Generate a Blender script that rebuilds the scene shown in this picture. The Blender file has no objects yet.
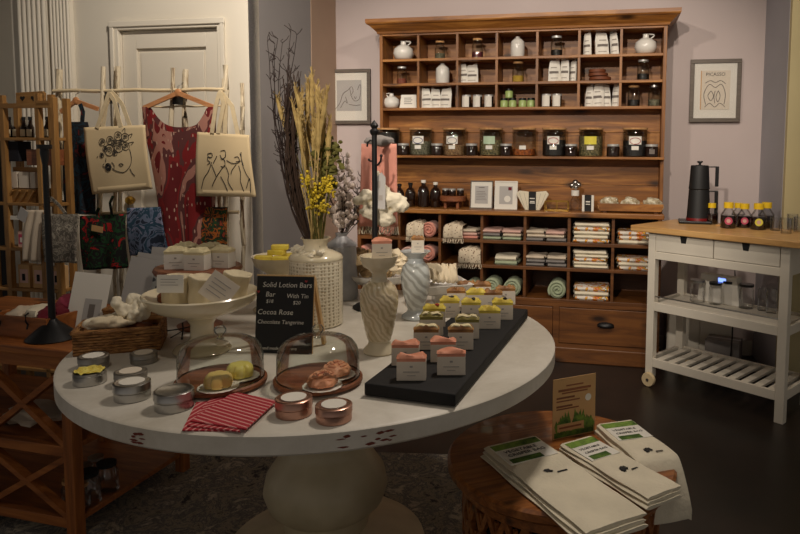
import bpy, bmesh, math, random
from math import sin, cos, pi, tau, radians
from mathutils import Vector, Matrix, noise
random.seed(7)
S = bpy.context.scene
COL = S.collection
# ---------------------------------------------------------------- camera
FPX, PITCH, ROLL, HC = 660.9, .0794, .006, 1.38
CX, CY = 474.2, 202.6
_a = PITCH
FW = Vector((0, cos(_a), -sin(_a))); UP0 = Vector((0, sin(_a), cos(_a))); RT0 = Vector((1, 0, 0))
RT = RT0*cos(ROLL)+UP0*sin(ROLL); UP = -RT0*sin(ROLL)+UP0*cos(ROLL)
cam_data = bpy.data.cameras.new('camera'); cam = bpy.data.objects.new('camera', cam_data); COL.objects.link(cam)
cam_data.sensor_width = 36; cam_data.lens = 36*FPX/800
cam_data.shift_x = (400-CX)/800; cam_data.shift_y = -(267-CY)/800
R3 = Matrix((RT, UP, -FW)).transposed()
cam.matrix_world = Matrix.Translation((0, 0, HC)) @ R3.to_4x4()
cam_data.clip_start = .05
S.camera = cam
# ---------------------------------------------------------------- world, lights, exposure
w = bpy.data.worlds.new('world'); S.world = w; w.use_nodes = True
bg = w.node_tree.nodes['Background']; bg.inputs[0].default_value = (1, .90, .80, 1); bg.inputs[1].default_value = .11
S.view_settings.view_transform = 'Standard'; S.view_settings.look = 'None'
S.view_settings.gamma = 1; S.view_settings.use_curve_mapping = False
S.view_settings.exposure = 0.86
def spot(name, loc, target, power, angle=80, blend=.6, size=.05, col=(1, .88, .745)):
    l = bpy.data.lights.new(name, 'SPOT'); l.energy = power; l.spot_size = radians(angle); l.spot_blend = blend
    l.shadow_soft_size = size; l.color = col
    o = bpy.data.objects.new(name, l); COL.objects.link(o); o.location = loc
    o.rotation_euler = (Vector(target)-Vector(loc)).to_track_quat('-Z', 'Y').to_euler(); return o
spot('ceiling_spot_hutch', (-.91, 2.02, 2.95), (.25, 4.5, 1.35), 44, 78, .7, .04)
spot('ceiling_spot_hutch_far', (-.9, -.6, 2.95), (.3, 4.5, 1.35), 190, 40, .6, .06)
spot('ceiling_spot_hutch_right', (.75, 2.2, 2.95), (.45, 4.4, 1.4), 40, 100, .8, .04)
spot('ceiling_spot_table', (.35, 2.3, 2.9), (-.45, 2.1, .76), 42, 95, .8, .14)
spot('ceiling_spot_table_front', (-.9, 1.0, 2.9), (-.5, 1.9, .76), 8, 75, .9, .05)
spot('ceiling_spot_door', (-1.0, 2.6, 2.9), (-1.65, 4.0, 1.8), 62, 90, .9, .05, (1, .89, .76))
spot('ceiling_spot_cart', (1.3, 2.6, 2.9), (1.7, 3.9, 1.1), 16, 85, .9, .05, (1, .84, .66))
spot('ceiling_spot_drum', (.6, 1.5, 2.9), (.4, 2.1, .5), 6, 70, .9, .05)

# ---------------------------------------------------------------- pixel to place
def ray(x, y): return FW+RT*((x-CX)/FPX)-UP*((y-CY)/FPX)
def onz(x, y, z): d = ray(x, y); return Vector((0, 0, HC))+d*((z-HC)/d.z)
T = -.21
O3 = Vector((-.660, 4.628, 0)); AX = Vector((cos(T), sin(T), 0)); AY = Vector((-sin(T), cos(T), 0))
def lp(x, y, d):                       # room frame: point of the plane at depth d
    r = ray(x, y); C0 = Vector((0, 0, HC)); t = ((O3-C0).dot(AY)+d)/r.dot(AY); P = C0+r*t
    return (P-O3).dot(AX), P.z
def lx(x, d, z):                       # room-frame x of a picture column at a given depth and height
    y = 200
    for _ in range(6):
        X, Z = lp(x, y, d); y += (Z-z)*FPX/4.5
    return lp(x, y, d)[0]
def rf(x, d, z=0): return O3+AX*x+AY*d+Vector((0, 0, z))

# ---------------------------------------------------------------- colour and materials
def c(r, g, b):
    f = lambda v: ((v/255+.055)/1.055)**2.4 if v > 10 else v/255/12.92
    return (f(r), f(g), f(b), 1)
MATS = {}
def nodes_of(name):
    m = bpy.data.materials.new(name); m.use_nodes = True
    nt = m.node_tree; b = nt.nodes['Principled BSDF']; MATS[name] = m
    return m, nt, b
def coords(nt, scale=(1, 1, 1), rot=(0, 0, 0)):
    tc = nt.nodes.new('ShaderNodeTexCoord'); mp = nt.nodes.new('ShaderNodeMapping')
    mp.inputs['Scale'].default_value = scale; mp.inputs['Rotation'].default_value = rot
    nt.links.new(tc.outputs['Object'], mp.inputs[0]); return mp.outputs[0]
def ramp(nt, fac, stops, const=False):
    r = nt.nodes.new('ShaderNodeValToRGB'); e = r.color_ramp.elements
    if const: r.color_ramp.interpolation = 'CONSTANT'
    while len(e) < len(stops): e.new(.5)
    for q, (p, col) in zip(e, stops): q.position = p; q.color = col
    nt.links.new(fac, r.inputs[0]); return r.outputs[0]
def noise_t(nt, vec, scale, detail=3, rough=.55, dist=0):
    n = nt.nodes.new('ShaderNodeTexNoise'); n.inputs['Scale'].default_value = scale; n.inputs['Detail'].default_value = detail
    n.inputs['Roughness'].default_value = rough; n.inputs['Distortion'].default_value = dist
    nt.links.new(vec, n.inputs['Vector']); return n.outputs['Fac']
def bump(nt, b, h, strength=.3, dist=.01):
    k = nt.nodes.new('ShaderNodeBump'); k.inputs['Strength'].default_value = strength; k.inputs['Distance'].default_value = dist
    nt.links.new(h, k.inputs['Height']); nt.links.new(k.outputs[0], b.inputs['Normal'])
def pm(name, col, rough=.6, metal=0, col2=None, vs=6, bs=0, bst=.3, bd=.003, coat=0, sheen=0, stretch=(1, 1, 1), emis=None):
    m, nt, b = nodes_of(name)
    b.inputs['Roughness'].default_value = rough; b.inputs['Metallic'].default_value = metal
    b.inputs['Coat Weight'].default_value = coat; b.inputs['Sheen Weight'].default_value = sheen
    v = coords(nt, stretch)
    c2 = col2 or tuple(x*.88 for x in col[:3])+(1,)
    f = noise_t(nt, v, vs)
    nt.links.new(ramp(nt, f, [(.35, c2), (.65, col)]), b.inputs['Base Color'])
    if bs: bump(nt, b, noise_t(nt, v, bs, 4), bst, bd)
    if emis: b.inputs['Emission Color'].default_value = emis[0]; b.inputs['Emission Strength'].default_value = emis[1]
    return m
def wood(name, ca, cb, cc, axis='x', sc=1, rough=.5, knots=True, coat=0):
    m, nt, b = nodes_of(name); st = {'x': (.9, 9, 9), 'y': (9, .9, 9), 'z': (9, 9, .9)}[axis]
    v = coords(nt, tuple(s*sc for s in st))
    f = noise_t(nt, v, 2.2, 6, .6, 1.2)
    col = ramp(nt, f, [(.25, ca), (.5, cb), (.72, cc)])
    if knots:
        v2 = coords(nt, tuple((1.6 if s < 2 else 4.2)*sc for s in st))
        vo = nt.nodes.new('ShaderNodeTexVoronoi'); vo.inputs['Scale'].default_value = 1.6; nt.links.new(v2, vo.inputs['Vector'])
        kf = ramp(nt, vo.outputs['Distance'], [(.06, (1, 1, 1, 1)), (.20, (0, 0, 0, 1))])
        mx = nt.nodes.new('ShaderNodeMix'); mx.data_type = 'RGBA'; nt.links.new(kf, mx.inputs[0]); nt.links.new(col, mx.inputs[6])
        mx.inputs[7].default_value = tuple(x*.35 for x in ca[:3])+(1,); col = mx.outputs[2]
    nt.links.new(col, b.inputs['Base Color']); b.inputs['Roughness'].default_value = rough; b.inputs['Coat Weight'].default_value = coat
    bump(nt, b, f, .15, .002); return m
def glass(name, tint=(1, 1, 1, 1), clear=.9, rough=.03, fmax=.62, fmin=.05):
    m, nt, b = nodes_of(name); nt.nodes.remove(b); out = nt.nodes['Material Output']
    tr = nt.nodes.new('ShaderNodeBsdfTransparent'); tr.inputs[0].default_value = tuple(x*clear for x in tint[:3])+(1,)
    gl = nt.nodes.new('ShaderNodeBsdfGlossy'); gl.inputs['Roughness'].default_value = rough
    lw = nt.nodes.new('ShaderNodeLayerWeight'); lw.inputs['Blend'].default_value = .25
    mr = nt.nodes.new('ShaderNodeMapRange'); mr.inputs['To Min'].default_value = fmin; mr.inputs['To Max'].default_value = fmax
    nt.links.new(lw.outputs['Fresnel'], mr.inputs[0])
    mx = nt.nodes.new('ShaderNodeMixShader'); nt.links.new(mr.outputs[0], mx.inputs[0]); nt.links.new(tr.outputs[0], mx.inputs[1]); nt.links.new(gl.outputs[0], mx.inputs[2])
    nt.links.new(mx.outputs[0], out.inputs[0]); return m
def blotch(name, stops, scale=14, rough=.85, dist=1.5, dots=None, kind='noise', st=(1, 1, 1)):
    m, nt, b = nodes_of(name); v = coords(nt, st)
    if kind == 'vor':
        n = nt.nodes.new('ShaderNodeTexVoronoi'); n.inputs['Scale'].default_value = scale; nt.links.new(v, n.inputs['Vector'])
        sp = nt.nodes.new('ShaderNodeSeparateColor'); nt.links.new(n.outputs['Color'], sp.inputs[0]); f = sp.outputs[0]
    else: f = noise_t(nt, v, scale, 2, .5, dist)
    col = ramp(nt, f, stops, True)
    if dots:
        vo = nt.nodes.new('ShaderNodeTexVoronoi'); vo.inputs['Scale'].default_value = dots[0]; nt.links.new(v, vo.inputs['Vector'])
        kf = ramp(nt, vo.outputs['Distance'], [(0, (1, 1, 1, 1)), (dots[1], (0, 0, 0, 1))], True)
        mx = nt.nodes.new('ShaderNodeMix'); mx.data_type = 'RGBA'; nt.links.new(kf, mx.inputs[0]); nt.links.new(col, mx.inputs[6]); mx.inputs[7].default_value = dots[2]; col = mx.outputs[2]
    nt.links.new(col, b.inputs['Base Color']); b.inputs['Roughness'].default_value = rough; return m
def stripes(name, ca, cb, axis=0, freq=60, duty=.5, rough=.85, rot=0):
    m, nt, b = nodes_of(name); v = coords(nt, (1, 1, 1), (0, 0, rot))
    sp = nt.nodes.new('ShaderNodeSeparateXYZ'); nt.links.new(v, sp.inputs[0])
    mu = nt.nodes.new('ShaderNodeMath'); mu.operation = 'MULTIPLY'; mu.inputs[1].default_value = freq; nt.links.new(sp.outputs[axis], mu.inputs[0])
    fr = nt.nodes.new('ShaderNodeMath'); fr.operation = 'FRACT'; nt.links.new(mu.outputs[0], fr.inputs[0])
    nt.links.new(ramp(nt, fr.outputs[0], [(0, ca), (duty, cb)], True), b.inputs['Base Color']); b.inputs['Roughness'].default_value = rough; return m

K = MATS
pm('wall_cream', c(224, 216, 200), .7, vs=1.2, col2=c(217, 208, 192))
pm('wall_grey', c(150, 146, 145), .7, vs=1.2)
pm('wall_tan', c(178, 150, 128), .7, vs=1.2)
pm('wall_mauve', c(195, 181, 178), .7, vs=1.2, col2=c(187, 173, 170))
pm('wall_blue', c(170, 168, 174), .7, vs=1.2)
pm('wall_olive', c(196, 182, 138), .7, vs=1.2)
pm('ceiling_paint', c(150, 140, 125), .8)
pm('floor_dark', c(40, 30, 24), .36, col2=c(27, 21, 17), vs=3, bs=30, bst=.05)
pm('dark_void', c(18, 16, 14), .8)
m, nt, b = nodes_of('rug')
v = coords(nt); f1 = noise_t(nt, v, 9, 8, .8, .6)
vo = nt.nodes.new('ShaderNodeTexVoronoi'); 
nt.links.new(ramp(nt, f1, [(.38, c(56, 56, 62)), (.46, c(160, 150, 130)), (.52, c(80, 80, 88)), (.60, c(186, 174, 150))]), b.inputs['Base Color'])
b.inputs['Roughness'].default_value = .95; bump(nt, b, noise_t(nt, v, 160, 3), .5, .004)
wood('pine', c(92, 54, 22), c(142, 90, 38), c(186, 128, 60), 'x', 1, .45)
wood('pine_up', c(86, 50, 20), c(130, 82, 34), c(164, 108, 50), 'z', 1, .45)
wood('pine_dark', c(74, 42, 18), c(106, 64, 28), c(128, 80, 36), 'x', 1, .45)
wood('console_wood', c(94, 50, 20), c(148, 86, 38), c(178, 112, 54), 'x', 1.2, .5)
wood('console_wood_up', c(94, 50, 20), c(148, 86, 38), c(178, 112, 54), 'z', 1.2, .5)
wood('rack_wood', c(120, 82, 36), c(150, 108, 56), c(170, 128, 70), 'z', 1.5, .6, False)
wood('rack_wood_x', c(120, 82, 36), c(150, 108, 56), c(170, 128, 70), 'x', 1.5, .6, False)
wood('beech', c(176, 132, 78), c(204, 158, 98), c(220, 178, 118), 'x', 1.4, .4, False, .1)
wood('hanger_wood', c(170, 110, 66), c(196, 136, 88), c(210, 152, 104), 'x', 3, .5, False)
wood('plate_wood', c(92, 50, 28), c(132, 76, 44), c(160, 98, 60), 'x', 2.5, .55, False, .05)
wood('drum_wood', c(92, 50, 20), c(140, 82, 36), c(176, 112, 54), 'x', 1.8, .4, True, .25)
wood('frame_wood', c(74, 66, 58), c(96, 86, 76), c(110, 100, 88), 'x', 4, .5, False)
wood('birch', c(190, 150, 96), c(206, 168, 114), c(218, 184, 132), 'z', 3, .5, False)
# whitewashed driftwood
m, nt, b = nodes_of('driftwood'); v = coords(nt, (14, 14, 2)); f = noise_t(nt, v, 3, 6, .7, 1)
nt.links.new(ramp(nt, f, [(.36, c(120, 92, 66)), (.47, c(206, 190, 160)), (.7, c(228, 216, 190))]), b.inputs['Base Color']); bump(nt, b, f, .4, .004)
# distressed white table paint
m, nt, b = nodes_of('table_paint'); v = coords(nt, (1, 1, 1)); f = noise_t(nt, v, 2.5, 8, .72, .4)
f2 = noise_t(nt, coords(nt, (2, 9, 9)), 2.6, 6, .65, .8)
cA = ramp(nt, f, [(.3, c(196, 188, 172)), (.6, c(226, 220, 208)), (.8, c(214, 204, 184))])
k2 = ramp(nt, f2, [(.715, (0, 0, 0, 1)), (.75, (1, 1, 1, 1))]); mx = nt.nodes.new('ShaderNodeMix'); mx.data_type = 'RGBA'
nt.links.new(k2, mx.inputs[0]); nt.links.new(cA, mx.inputs[6]); mx.inputs[7].default_value = c(128, 70, 48); nt.links.new(mx.outputs[2], b.inputs['Base Color'])
b.inputs['Roughness'].default_value = .42; bump(nt, b, f2, .2, .002)
pm('paint_chip', c(120, 54, 40), .7)
pm('table_leg_paint', c(206, 192, 160), .45, col2=c(180, 166, 134), vs=5, bs=14, bst=.1, coat=.1)
pm('cart_white', c(222, 214, 198), .45, vs=3)
pm('cream_ceramic', c(224, 212, 184), .25, col2=c(212, 200, 168), vs=8, coat=.6)
pm('white_ceramic', c(226, 222, 214), .2, coat=.6, vs=5)
pm('blue_ceramic', c(200, 206, 208), .2, col2=c(180, 186, 186), coat=.7, vs=9, bs=16, bst=.3, bd=.006)
m, nt, b = nodes_of('embossed_cream'); v = coords(nt, (1, 1, 1), (.6, .5, .3)); b.inputs['Roughness'].default_value = .22; b.inputs['Coat Weight'].default_value = .7
wv = nt.nodes.new('ShaderNodeTexWave'); wv.inputs['Scale'].default_value = 22; wv.inputs['Distortion'].default_value = 9; wv.inputs['Detail'].default_value = 2; nt.links.new(v, wv.inputs['Vector'])
nt.links.new(ramp(nt, wv.outputs['Fac'], [(.2, c(196, 178, 142)), (.7, c(222, 206, 172))]), b.inputs['Base Color']); bump(nt, b, wv.outputs['Fac'], .28, .005)
m, nt, b = nodes_of('embossed_blue'); v = coords(nt, (1, 1, 1), (.4, .9, .2)); b.inputs['Roughness'].default_value = .2; b.inputs['Coat Weight'].default_value = .8
wv = nt.nodes.new('ShaderNodeTexWave'); wv.inputs['Scale'].default_value = 12; wv.inputs['Distortion'].default_value = 9; wv.inputs['Detail'].default_value = 2; nt.links.new(v, wv.inputs['Vector'])
nt.links.new(ramp(nt, wv.outputs['Fac'], [(.2, c(168, 170, 164)), (.7, c(206, 210, 206))]), b.inputs['Base Color']); bump(nt, b, wv.outputs['Fac'], .28, .005)
pm('steel', c(190, 188, 184), .28, 1, vs=4)
pm('steel_dull', c(160, 156, 150), .42, 1, vs=4)
pm('lid_silver', c(196, 194, 190), .35, .35, vs=4)
pm('copper', c(200, 156, 138), .32, 1, vs=4)
pm('brass', c(190, 150, 70), .3, 1)
pm('black_metal', c(20, 20, 22), .45, .2)
pm('black_matte', c(16, 16, 17), .6)
pm('black_slate', c(14, 13, 14), .75, vs=12, bs=40, bst=.08)
pm('black_plastic', c(12, 12, 13), .35)
pm('red_plastic', c(120, 20, 20), .4)
pm('yellow_plastic', c(240, 200, 30), .45)
pm('cork', c(196, 152, 100), .8, vs=40, col2=c(166, 120, 74))
pm('paper', c(232, 228, 218), .8, vs=2, col2=c(226, 221, 210))
pm('paper_warm', c(226, 214, 196), .8, vs=2)
pm('kraft', c(206, 164, 112), .85, vs=3)
pm('card_grey', c(186, 182, 178), .8, vs=2)
pm('ink', c(34, 32, 32), .8)
pm('ink_soft', c(120, 112, 106), .8)
pm('ink_faint', c(168, 160, 152), .8)
pm('ink_blue', c(58, 66, 120), .8)
pm('ink_red', c(170, 60, 60), .8)
pm('chalk', c(226, 222, 210), .9)
pm('label_green', c(186, 208, 178), .8)
pm('label_yellow', c(228, 214, 80), .8)
pm('label_pink', c(196, 78, 104), .8)
pm('print_green', c(92, 124, 40), .8, col2=c(40, 70, 22), vs=40)
pm('leaf_print', c(124, 156, 60), .8, col2=c(50, 84, 30), vs=30)
pm('canvas', c(214, 192, 152), .9, vs=3, col2=c(206, 184, 144), bs=300, bst=.2, bd=.001)
pm('canvas_strap', c(220, 200, 162), .9, vs=30)
pm('muslin', c(218, 204, 172), .9, vs=8, bs=120, bst=.3, bd=.002)
pm('linen_towel', c(222, 206, 176), .95, vs=6, bs=220, bst=.3, bd=.002)
pm('linen_pale', c(232, 222, 198), .95, vs=8, bs=90, bst=.5, bd=.004)
pm('sponge', c(214, 190, 148), .95, vs=24, col2=c(170, 138, 96), bs=60, bst=.9, bd=.01)
pm('pink_towel', c(214, 146, 128), .95, vs=10, bs=200, bst=.5, bd=.003, sheen=.2)
pm('pink_pale', c(220, 180, 166), .95, vs=10, bs=200, bst=.4)
pm('sage_towel', c(168, 178, 148), .95, vs=14, bs=200, bst=.4)
pm('grey_towel', c(132, 126, 122), .95, vs=10, bs=200, bst=.4)
pm('beige_towel', c(210, 194, 172), .95, vs=10, bs=200, bst=.4)
pm('soap_pink', c(226, 156, 126), .6, vs=30, col2=c(214, 136, 106), bs=50, bst=.4)
pm('soap_cream', c(230, 216, 172), .55, vs=30, bs=50, bst=.4)
pm('soap_yellow', c(226, 206, 78), .55, vs=20, col2=c(196, 170, 60), bs=50, bst=.5)
pm('soap_tan', c(178, 128, 66), .55, vs=20, col2=c(120, 78, 40), bs=50, bst=.5)
pm('soap_olive', c(140, 128, 62), .6, vs=20)
pm('lotion_lemon', c(246, 228, 118), .4, vs=8, bs=20, bst=.2)
pm('lotion_yellow', c(250, 216, 124), .4, vs=8, bs=20, bst=.2)
pm('lotion_peach', c(244, 172, 130), .4, vs=8)
pm('yellow_flakes', c(240, 228, 120), .7, vs=60, col2=c(210, 180, 60), bs=80, bst=.8, bd=.006)
pm('dried_brown', c(62, 44, 32), .9)
pm('dried_dark', c(48, 34, 30), .9)
pm('wheat', c(190, 164, 104), .9, vs=30, col2=c(156, 130, 76))
pm('olive_leaf', c(96, 92, 38), .9, vs=20)
pm('yellow_bloom', c(206, 180, 36), .85, vs=30, col2=c(160, 136, 24))
pm('pale_bloom', c(210, 194, 182), .9, vs=30)
pm('amber_glass', c(34, 18, 10), .12, coat=.5)
pm('dark_contents', c(26, 20, 18), .6)
pm('cola', c(34, 10, 12), .15, coat=.3)
pm('green_tea', c(156, 142, 100), .95, vs=90, col2=c(60, 60, 34), bs=120, bst=1, bd=.008)
pm('tan_herb', c(176, 142, 100), .95, vs=90, col2=c(110, 76, 48), bs=120, bst=1, bd=.008)
pm('orange_herb', c(200, 110, 40), .95, vs=60, col2=c(120, 58, 20), bs=120, bst=1, bd=.008)
pm('grey_herb', c(140, 136, 112), .95, vs=90, col2=c(70, 68, 54), bs=120, bst=1, bd=.008)
pm('purple_herb', c(96, 36, 46), .95, vs=60, bs=120, bst=1)
pm('red_herb', c(140, 74, 56), .95, vs=60, bs=120, bst=1)
pm('yellow_herb', c(196, 160, 60), .95, vs=60, bs=120, bst=1)
pm('lime_jar', c(164, 184, 112), .35, coat=.4)
pm('burgundy', c(112, 22, 40), .9)
pm('galvanised', c(176, 176, 178), .42, .15, col2=c(150, 150, 154), vs=9)
pm('clear_bag', c(230, 224, 200), .2, col2=c(150, 128, 90), vs=30, coat=1, bs=30, bst=1, bd=.01)
pm('brown_leather', c(116, 62, 34), .6)
pm('navy_cloth', c(22, 22, 30), .9)
pm('plant_green', c(50, 70, 36), .8)
pm('screen_blue', c(120, 150, 255), .4, emis=(c(120, 150, 255), 1.2))
m, nt, b = nodes_of('wicker'); v = coords(nt, (1, 1, 1)); b.inputs['Roughness'].default_value = .7
f = noise_t(nt, coords(nt, (20, 20, 90)), 1.5, 3, .6, .5)
nt.links.new(ramp(nt, f, [(.3, c(86, 54, 26)), (.5, c(150, 102, 54)), (.7, c(190, 142, 84))]), b.inputs['Base Color']); bump(nt, b, f, 1, .01)
blotch('red_paisley', [(0, c(104, 16, 20)), (.44, c(132, 22, 24)), (.50, c(96, 48, 46)), (.55, c(176, 122, 106)), (.62, c(112, 18, 22))], 8, dots=(55, .2, c(196, 160, 140)), st=(1, 1, .38), dist=.7)
blotch('dark_batik', [(0, c(18, 18, 26)), (.42, c(20, 48, 62)), (.5, c(22, 20, 24)), (.58, c(100, 20, 24)), (.66, c(24, 26, 22))], 11)
blotch('floral_black', [(0, c(20, 20, 18)), (.45, c(24, 70, 36)), (.52, c(22, 20, 20)), (.6, c(170, 26, 24)), (.68, c(30, 30, 24))], 16)
blotch('blue_batik', [(0, c(28, 40, 58)), (.42, c(96, 108, 132)), (.5, c(32, 64, 84)), (.58, c(120, 122, 146)), (.66, c(26, 34, 50))], 13)
blotch('orange_batik', [(0, c(40, 32, 20)), (.42, c(170, 90, 28)), (.5, c(34, 66, 30)), (.56, c(40, 30, 20)), (.62, c(150, 62, 30))], 18)
blotch('grey_lace', [(0, c(96, 90, 80)), (.45, c(150, 142, 128)), (.52, c(110, 102, 92)), (.6, c(176, 168, 152))], 30)
blotch('citrus_print', [(0, c(220, 212, 200)), (.42, c(224, 216, 204)), (.49, c(206, 104, 40)), (.56, c(232, 190, 60)), (.61, c(70, 56, 80)), (.65, c(226, 218, 206))], 17)
blotch('dot_cloth', [(0, c(222, 206, 180)), (1, c(222, 206, 180))], 10, dots=(70, .28, c(110, 76, 56)))
blotch('print_leafy', [(0, c(150, 150, 146)), (1, c(150, 150, 146))], 10, dots=(45, .36, c(64, 66, 70)))
stripes('red_stripe', c(168, 40, 52), c(212, 142, 138), 0, 72, .66)
stripes('beadboard', c(216, 206, 176), c(216, 206, 176), 0, 20, .9)
glass('clear_glass', clear=.95); glass('jar_glass', (.95, .96, .93, 1), .93); glass('dome_glass', (.97, 1, .97, 1), .96, .02, .9, .06)
m, nt, b = nodes_of('pane_glass'); nt.nodes.remove(b)
tr = nt.nodes.new('ShaderNodeBsdfTransparent'); gl = nt.nodes.new('ShaderNodeBsdfGlossy'); gl.inputs['Roughness'].default_value = .05
fx = nt.nodes.new('ShaderNodeMixShader'); fx.inputs[0].default_value = .07; nt.links.new(tr.outputs[0], fx.inputs[1]); nt.links.new(gl.outputs[0], fx.inputs[2]); nt.links.new(fx.outputs[0], nt.nodes['Material Output'].inputs[0])

# ---------------------------------------------------------------- mesh builder
class MB:
    def __init__(s): s.v = []; s.f = []; s.sm = []
    def add(s, vs, fs, smooth=False):
        n = len(s.v); s.v += [tuple(v) for v in vs]; s.f += [tuple(i+n for i in f) for f in fs]; s.sm += [smooth]*len(fs); return s
    def box(s, cx, cy, cz, sx, sy, sz, rz=0, rx=0, ry=0):      # centre, size
        R = Matrix.Rotation(rz, 3, 'Z') @ Matrix.Rotation(ry, 3, 'Y') @ Matrix.Rotation(rx, 3, 'X')
        vs = [R @ Vector((x*sx/2, y*sy/2, z*sz/2))+Vector((cx, cy, cz)) for z in (-1, 1) for y in (-1, 1) for x in (-1, 1)]
        return s.add(vs, [(0, 2, 3, 1), (4, 5, 7, 6), (0, 1, 5, 4), (2, 6, 7, 3), (0, 4, 6, 2), (1, 3, 7, 5)])
    def bx(s, x0, x1, y0, y1, z0, z1): return s.box((x0+x1)/2, (y0+y1)/2, (z0+z1)/2, x1-x0, y1-y0, z1-z0)
    def bar(s, a, b, w, t):                                   # rectangular bar a -> b
        a = Vector(a); b = Vector(b); d = b-a; q = d.to_track_quat('Z', 'Y').to_matrix()
        vs = [q @ Vector((x*w/2, y*t/2, 0))+p for p in (a, b) for y in (-1, 1) for x in (-1, 1)]
        return s.add(vs, [(0, 2, 3, 1), (4, 5, 7, 6), (0, 1, 5, 4), (2, 6, 7, 3), (0, 4, 6, 2), (1, 3, 7, 5)])
    def lathe(s, prof, seg=28, cx=0, cy=0, cz=0, wob=None, squash=1, caps=True):
        vs = []; n = len(prof); fs = []
        for (r, z) in prof:
            for i in range(seg):
                a = tau*i/seg; k = r*(1 if not wob else wob(a, z)); vs.append((cx+k*cos(a), cy+k*sin(a)*squash, cz+z))
        for j in range(n-1):
            for i in range(seg):
                fs.append((j*seg+i, j*seg+(i+1) % seg, (j+1)*seg+(i+1) % seg, (j+1)*seg+i))
        s.add(vs, fs, True)
        b = len(s.v)-len(vs)
        if caps and prof[0][0] > 1e-4: s.f.append(tuple(b+i for i in range(seg))[::-1]); s.sm.append(False)
        if caps and prof[-1][0] > 1e-4: s.f.append(tuple(b+(n-1)*seg+i for i in range(seg))); s.sm.append(False)
        return s
    def cyl(s, cx, cy, z0, z1, r, r2=None, seg=24): return s.lathe([(r, z0), (r2 if r2 is not None else r, z1)], seg, cx, cy)
    def tube(s, pts, r, seg=6):
        pts = [Vector(p) for p in pts]; n = len(pts); vs = []; fs = []
        for i, p in enumerate(pts):
            d = (pts[min(i+1, n-1)]-pts[max(i-1, 0)]); d = d if d.length > 1e-9 else Vector((0, 0, 1))
            q = d.to_track_quat('Z', 'Y').to_matrix(); rr = r if not callable(r) else r(i/(n-1))
            for k in range(seg): a = tau*k/seg; vs.append(q @ Vector((cos(a)*rr, sin(a)*rr, 0))+p)
        for i in range(n-1):
            for k in range(seg): fs.append((i*seg+k, i*seg+(k+1) % seg, (i+1)*seg+(k+1) % seg, (i+1)*seg+k))
        fs += [tuple(range(seg))[::-1], tuple((n-1)*seg+k for k in range(seg))]
        return s.add(vs, fs, True)
    def grid(s, nu, nv, fn, smooth=True):
        vs = [fn(i/nu, j/nv) for j in range(nv+1) for i in range(nu+1)]
        fs = [(j*(nu+1)+i, j*(nu+1)+i+1, (j+1)*(nu+1)+i+1, (j+1)*(nu+1)+i) for j in range(nv) for i in range(nu)]
        return s.add(vs, fs, smooth)
    def prism(s, poly, z0, z1):
        n = len(poly); vs = [(x, y, z0) for x, y in poly]+[(x, y, z1) for x, y in poly]
        return s.add(vs, [tuple(range(n))[::-1], tuple(range(n, 2*n))]+[(i, (i+1) % n, n+(i+1) % n, n+i) for i in range(n)])
    def prism_y(s, poly, y0, y1):                              # polygon in x,z extruded along y
        n = len(poly); vs = [(x, y0, z) for x, z in poly]+[(x, y1, z) for x, z in poly]
        return s.add(vs, [tuple(range(n)), tuple(range(n, 2*n))[::-1]]+[(i, n+i, n+(i+1) % n, (i+1) % n) for i in range(n)])
    def patch(s, r, a0, a1, z0, z1, cx=0, cy=0, n=8, t=.0012):  # curved label on a cylinder, around -y
        for rr in (r+t,):
            s.grid(n, 1, lambda u, v: (cx+rr*sin(a0+(a1-a0)*u), cy-rr*cos(a0+(a1-a0)*u), z0+(z1-z0)*v))
        return s
    def blob(s, cx, cy, cz, rx, ry, rz, amp=.2, freq=3, seed=0, nu=18, nv=12):
        def fn(u, v):
            a = tau*u; b = pi*(v-.5); d = Vector((cos(a)*cos(b), sin(a)*cos(b), sin(b)))
            k = 1+amp*noise.noise(d*freq+Vector((seed*3.1, seed*1.7, seed)))*2
            return (cx+d.x*rx*k, cy+d.y*ry*k, cz+d.z*rz*k)
        return s.grid(nu, nv, fn)
    def build(s, name, mat, parent=None, bevel=0, solid=0, sub=0):
        me = bpy.data.meshes.new(name); me.from_pydata(s.v, [], s.f); me.update()
        bm = bmesh.new(); bm.from_mesh(me); bmesh.ops.remove_doubles(bm, verts=bm.verts, dist=1e-6)
        bmesh.ops.recalc_face_normals(bm, faces=bm.faces); bm.to_mesh(me); bm.free()
        if any(s.sm): me.polygons.foreach_set('use_smooth', [True]*len(me.polygons)); me.set_sharp_from_angle(angle=radians(42))
        me.materials.append(K[mat] if isinstance(mat, str) else mat)
        o = bpy.data.objects.new(name, me); COL.objects.link(o); o.parent = parent
        if bevel: q = o.modifiers.new('b', 'BEVEL'); q.width = bevel; q.segments = 2; q.limit_method = 'ANGLE'
        if solid: q = o.modifiers.new('s', 'SOLIDIFY'); q.thickness = solid; q.offset = 0
        if sub: q = o.modifiers.new('u', 'SUBSURF'); q.levels = sub; q.render_levels = sub
        return o
def tag(o, label=None, cat=None, group=None, kind=None):
    if label: o['label'] = label
    if cat: o['category'] = cat
    if group: o['group'] = group
    if kind: o['kind'] = kind
    return o
def thing(name, label, cat, loc, rz=0, group=None):
    o = bpy.data.objects.new(name, None); COL.objects.link(o); o.location = loc; o.rotation_euler = (0, 0, rz); o.empty_display_size = .05
    return tag(o, label, cat, group)
def single(mb, name, mat, label, cat, loc, rz=0, group=None, **k):
    o = mb.build(name, mat, None, **k); o.location = loc; o.rotation_euler = (0, 0, rz); return tag(o, label, cat, group)
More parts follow.
